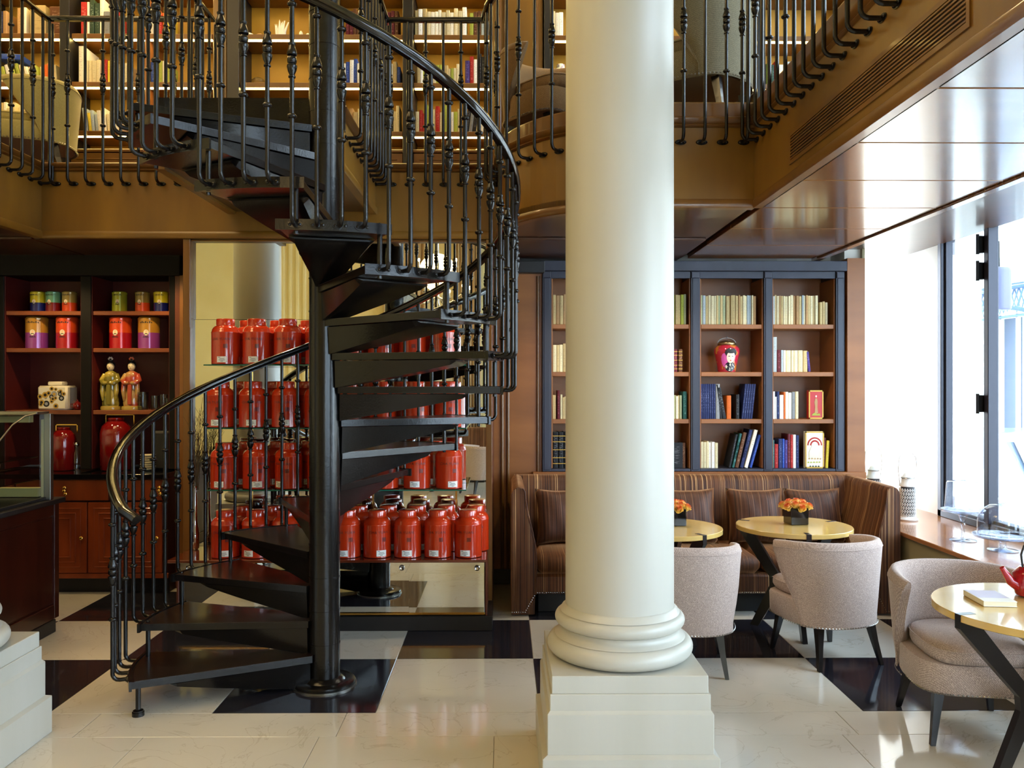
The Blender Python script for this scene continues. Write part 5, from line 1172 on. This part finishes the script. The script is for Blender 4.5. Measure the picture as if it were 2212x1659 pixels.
def rose_mesh():
    b = MB(); rr = _r.Random(3)
    for ly, (n, r0, r1, h0, h1) in enumerate(((3, .004, .009, .008, .036), (4, .008, .017, .006, .037), (5, .012, .026, .003, .035), (6, .015, .034, .0, .029))):
        for i in range(n):
            a0 = 2*pi*i/n+ly*.7; w_ = 2*pi/n*.62; vs = []
            for q in range(4):
                v_ = q/3
                for p_ in range(5):
                    u_ = -1+p_/2; rad = r0+(r1-r0)*v_**1.3+.002*abs(u_)*v_; z = h0+(h1-h0)*v_*(1-.16*u_*u_)-(.004 if q == 3 else 0)*ly*.5
                    a = a0+u_*w_*(.75+.25*v_); vs.append((rad*cos(a), rad*sin(a), z))
            b.add(vs, [(q*5+p_, q*5+p_+1, q*5+p_+6, q*5+p_+5) for q in range(3) for p_ in range(4)])
    return b.mesh('rose', ROSE, 80)
RM = rose_mesh()
def roses(x, y, z, label):
    t = thing('flower_arrangement', label, 'flowers', (x, y, z), R(6), 'rose pots on the tables')
    s_ = .063
    MB().cb(-s_, s_, -s_, s_, 0, .115, .004).build('pot', BLACKPOT, t, 30)
    for i, (dx_, dy, dz, tl) in enumerate(((0, 0, .135, 0), (.048, .01, .128, .3), (-.05, .005, .128, .3), (.02, -.05, .124, .35), (-.03, -.05, .122, .4), (.03, .05, .126, .3), (-.03, .048, .126, .3), (.068, -.04, .112, .6), (-.072, -.036, .11, .6), (.07, .05, .112, .6), (-.07, .05, .112, .6), (0, -.078, .108, .7))):
        a = atan2(dy, dx_) if (dx_ or dy) else 0
        o = put('rose', RM, t, (dx_*.86, dy*.86, dz-.010)); o.rotation_euler = (Matrix.Rotation(a, 4, 'Z') @ Matrix.Rotation(tl, 4, 'Y') @ Matrix.Rotation(i*1.1, 4, 'Z')).to_euler(); o.scale = (.95, .95, 1.5)
    for i in range(9):
        a = i*2*pi/9+.2; b = MB(); r0 = .052
        b.add([(r0*cos(a-.12), r0*sin(a-.12), .112), ((r0+.02)*cos(a-.28), (r0+.02)*sin(a-.28), .118), ((r0+.045)*cos(a), (r0+.045)*sin(a), .108), ((r0+.02)*cos(a+.28), (r0+.02)*sin(a+.28), .118), (r0*cos(a+.12), r0*sin(a+.12), .112), ((r0+.02)*cos(a), (r0+.02)*sin(a), .112)], [(0, 1, 5), (1, 2, 5), (2, 3, 5), (3, 4, 5), (4, 0, 5)])
        b.build('leaf', LEAF, t)
roses(2.02, 5.76, .7315, 'black square pot of yellow and red roses on the right-hand table'); roses(1.17, 5.72, .7315, 'black square pot of roses on the table by the column')
# book and teapot on the near table
nb = thing('table_book', 'white softcover book lying on the table at the right edge', 'book', (2.165, 3.70, .7315), R(-6))
MB().cb(-.07, .07, -.10, .10, 0, .003, .001).cb(-.07, .07, -.10, .10, .021, .024, .001).cb(-.07, -.068, -.10, .10, .0, .024, .001).build('cover', PAPER, nb)
MB().box(-.067, .068, -.098, .098, .0032, .0208).build('pages', PAGES, nb); MB().box(-.065, .065, -.04, .095, .0241, .0244).build('cover_print', mat('lilac_print', (186, 176, 196), rough=.4), nb)
tp = thing('red_teapot', 'red enamelled teapot with a black wire handle on the near table', 'teapot', (2.425, 3.78, .7315), R(0)); tp.scale = (1.12, 1.12, 1.12)
RG = mat('red_enamel', (176, 20, 36), rough=.12, coat=.7)
MB().lathe([(.05, 0), (.075, .006), (.088, .05), (.084, .09), (.06, .118), (.045, .122)], n=32).build('pot_body', RG, tp, 60)
MB().lathe([(.047, .121), (.044, .130), (.02, .137), (.008, .139), (.012, .15), (.006, .158)], n=20).build('lid', RG, tp, 60)
MB().tube([(-.075, 0, .045), (-.105, 0, .062), (-.128, 0, .098), (-.140, 0, .118)], [.024, .018, .012, .010], 10).build('spout', RG, tp, 60)
MB().tube([(-.055, 0, .118), (-.062, 0, .17), (-.05, 0, .205), (0, 0, .228), (.05, 0, .205), (.062, 0, .17), (.055, 0, .118)], .004, 8).build('handle', BLK, tp, 60)

# ================================================================ LEDGE OBJECTS
LSL = mat('shadowed_lantern_sleeve', (70, 70, 74), rough=.6)  # dark grey sleeve stands in for the shade inside the pierced body
def lantern(x, y, label, s=1):
    t = thing('lantern', label, 'lantern', (x, y, .608), 0, 'white lanterns on the window ledge')
    MB().lathe([(.075, 0), (.08, .01), (.06, .03), (.062, .035)], n=24).build('base', WHITEMETAL, t, 50)
    b = MB()
    for i in range(20):
        for j in range(8):
            a0 = 2*pi*(i+(.5 if j % 2 else 0))/20; z0_ = .045+j*.028
            r_ = .06; da = .09
            b.tube([(r_*cos(a0-da), r_*sin(a0-da), z0_), (r_*cos(a0), r_*sin(a0), z0_+.014), (r_*cos(a0+da), r_*sin(a0+da), z0_), (r_*cos(a0), r_*sin(a0), z0_-.014), (r_*cos(a0-da), r_*sin(a0-da), z0_)], .0035, 4)
    b.build('filigree', WHITEMETAL, t, kind='stuff')
    MB().lathe([(.063, .27), (.066, .272), (.064, .285), (.05, .30), (.045, .34), (.048, .345), (.03, .37), (.012, .385)], n=24).build('top', WHITEMETAL, t, 50)
    MB().lathe([(.052, .04), (.052, .268)], n=24, cap=False).build('inner_shade_sleeve', LSL, t, 60)
    for z in (.29, .335): MB().lathe([(.052, z), (.054, z+.003), (.052, z+.006)], n=20, cap=False).build('ring', STEEL, t, 60)
    MB().tube([(-.062, 0, .28), (-.075, 0, .40), (-.068, 0, .50), (-.03, 0, .545), (.03, 0, .545), (.068, 0, .50), (.075, 0, .40), (.062, 0, .28)], .004, 6).build('handle', WHITEMETAL, t, 60)
lantern(3.24, 6.67, 'white filigree lantern on the window ledge, the nearer of two'); lantern(3.22, 7.25, 'white filigree lantern further back on the ledge, half hidden by the sofa arm')
def dome(x, y, label, r, hs, kind):
    t = thing('cake_stand', label, 'cake stand', (x, y, .608), 0, 'glass cake stands on the ledge')
    st_ = [(.085, 0), (.088, .004), (.03, .012), (.012, .025), (.010, hs*.5), (.018, hs*.55), (.012, hs*.62), (.03, hs-.02), (.06, hs-.008)] if kind == 0 else [(.09, 0), (.092, .004), (.03, .012), (.02, .02), (.02, hs-.02), (.04, hs-.008)]
    MB().lathe(st_, n=30).build('foot', CRYSTAL, t, 60)
    MB().lathe([(.04, hs-.008), (r*1.12, hs), (r*1.2, hs+.018), (r*1.18, hs+.018), (r*1.08, hs+.006), (.001, hs+.004)], n=40).build('plate', CRYSTAL, t, 60)
    if kind == 0: pr_ = [(r, hs+.006), (r*.93, hs+.12), (r*.88, hs+.20), (r*.82, hs+.212), (.03, hs+.215), (.02, hs+.22)]
    else: pr_ = [(r, hs+.006), (r, hs+.10), (r*.96, hs+.14), (r*.82, hs+.18), (r*.5, hs+.212), (.02, hs+.222)]
    MB().lathe(pr_, n=44, cap=False).build('glass_dome', CRYSTAL, t, 60)
    if kind == 0: MB().lathe([(.014, hs+.218), (.018, hs+.25), (.022, hs+.262), (.001, hs+.264)], n=12).build('knob', CRYSTAL, t, 60)
    else: MB().sphere((0, 0, hs+.25), .028, 16, 10).build('knob', CRYSTAL, t, 60)
dome(3.20, 5.79, 'tall glass cake stand with a straight-sided cover on the ledge', .118, .20, 0); dome(3.27, 5.44, 'glass cake stand with a rounded dome and ball knob at the right edge', .15, .085, 1)

# ================================================================ VENT GRILLE, MIRRORED SOFA, CHANDELIER
vg = thing('air_vent', 'long brown slatted air grille in the amber fascia at the upper right', 'vent', (1.52, 0, 0))
V2 = mat('dark_slot', (30, 16, 8), rough=.7)
y0_, y1_, z0_, z1_ = 2.72, 4.40, 2.885, 3.012
MB().box(-.004, .004, y0_-.02, y1_+.02, z0_-.02, z0_).box(-.004, .004, y0_-.02, y1_+.02, z1_, z1_+.02).box(-.004, .004, y0_-.02, y0_, z0_, z1_).box(-.004, .004, y1_, y1_+.02, z0_, z1_).xf(Matrix.Translation((-.003, 0, 0))).build('frame', AMBERDK, vg)
MB().box(-.002, .0, y0_, y1_, z0_, z1_).build('dark_backing', V2, vg)
for i in range(8):
    z = z0_+(z1_-z0_)*(i+.5)/8; MB().cb(-.008, -.002, y0_, y1_, z-.0045, z+.0035, .001).build('slat', AMBERDK, vg)
s2_ = thing('mirrored_sofa', 'brown velvet sofa behind the camera, visible only in the mirror', 'sofa', (-3.4, -2.2, 0))
for c in [c for c in COL.objects if c.parent == sf]:
    d_ = c.copy(); COL.objects.link(d_); d_.parent = s2_
s2_.rotation_euler = (0, 0, R(0)); s2_.scale = (.62, 1, 1)
s3_ = thing('mirrored_armchair', 'brown velvet armchair behind the camera, visible only in the mirror', 'armchair', (-.8, -2.4, 0)); s3_.scale = (.36, 1, 1)
for c in [c for c in COL.objects if c.parent == sf]:
    d_ = c.copy(); COL.objects.link(d_); d_.parent = s3_
ch = thing('chandelier', 'crystal chandelier hanging behind the camera, reflected in the mirror', 'chandelier', (-1.08, -1.0, 0))
MB().tube([(0, 0, 6.2), (0, 0, 4.0)], .012, 8).lathe([(.02, 2.85), (.08, 2.9), (.03, 3.0), (.025, 3.4), (.07, 3.5), (.03, 3.6), (.02, 4.0)], n=16).build('stem', CHROME, ch, 60)
FL = mat('candle_bulb', (255, 230, 180), emit=(255, 224, 160), es=30)
for tier, (n, r_, z) in enumerate(((10, .52, 3.15), (6, .30, 3.6))):
    for i in range(n):
        a = 2*pi*i/n; q = MB().tube([(.03*cos(a), .03*sin(a), z-.05), (r_*.5*cos(a), r_*.5*sin(a), z-.16), (r_*cos(a), r_*sin(a), z-.02)], .009, 6).lathe([(.03, 0), (.04, .01), (.012, .015), (.012, .09)], (r_*cos(a), r_*sin(a), z-.02), 10).build('arm', CHROME, ch, 60)
        MB().sphere((r_*cos(a), r_*sin(a), z+.10), .016, 8, 6, sz=1.8).build('bulb', FL, q, 60)
        b = MB()
        for k_ in range(5): b.sphere((r_*cos(a)*(1-.12*k_), r_*sin(a)*(1-.12*k_), z-.07-.045*(k_ % 3)), .016, 6, 4, sz=1.6)
        for k_ in range(4): b.sphere((r_*.6*cos(a+.2*k_), r_*.6*sin(a+.2*k_), z+.05+.05*k_), .013, 6, 4, sz=1.5)
        b.build('crystal_drops', CRYSTAL, q, kind='stuff')
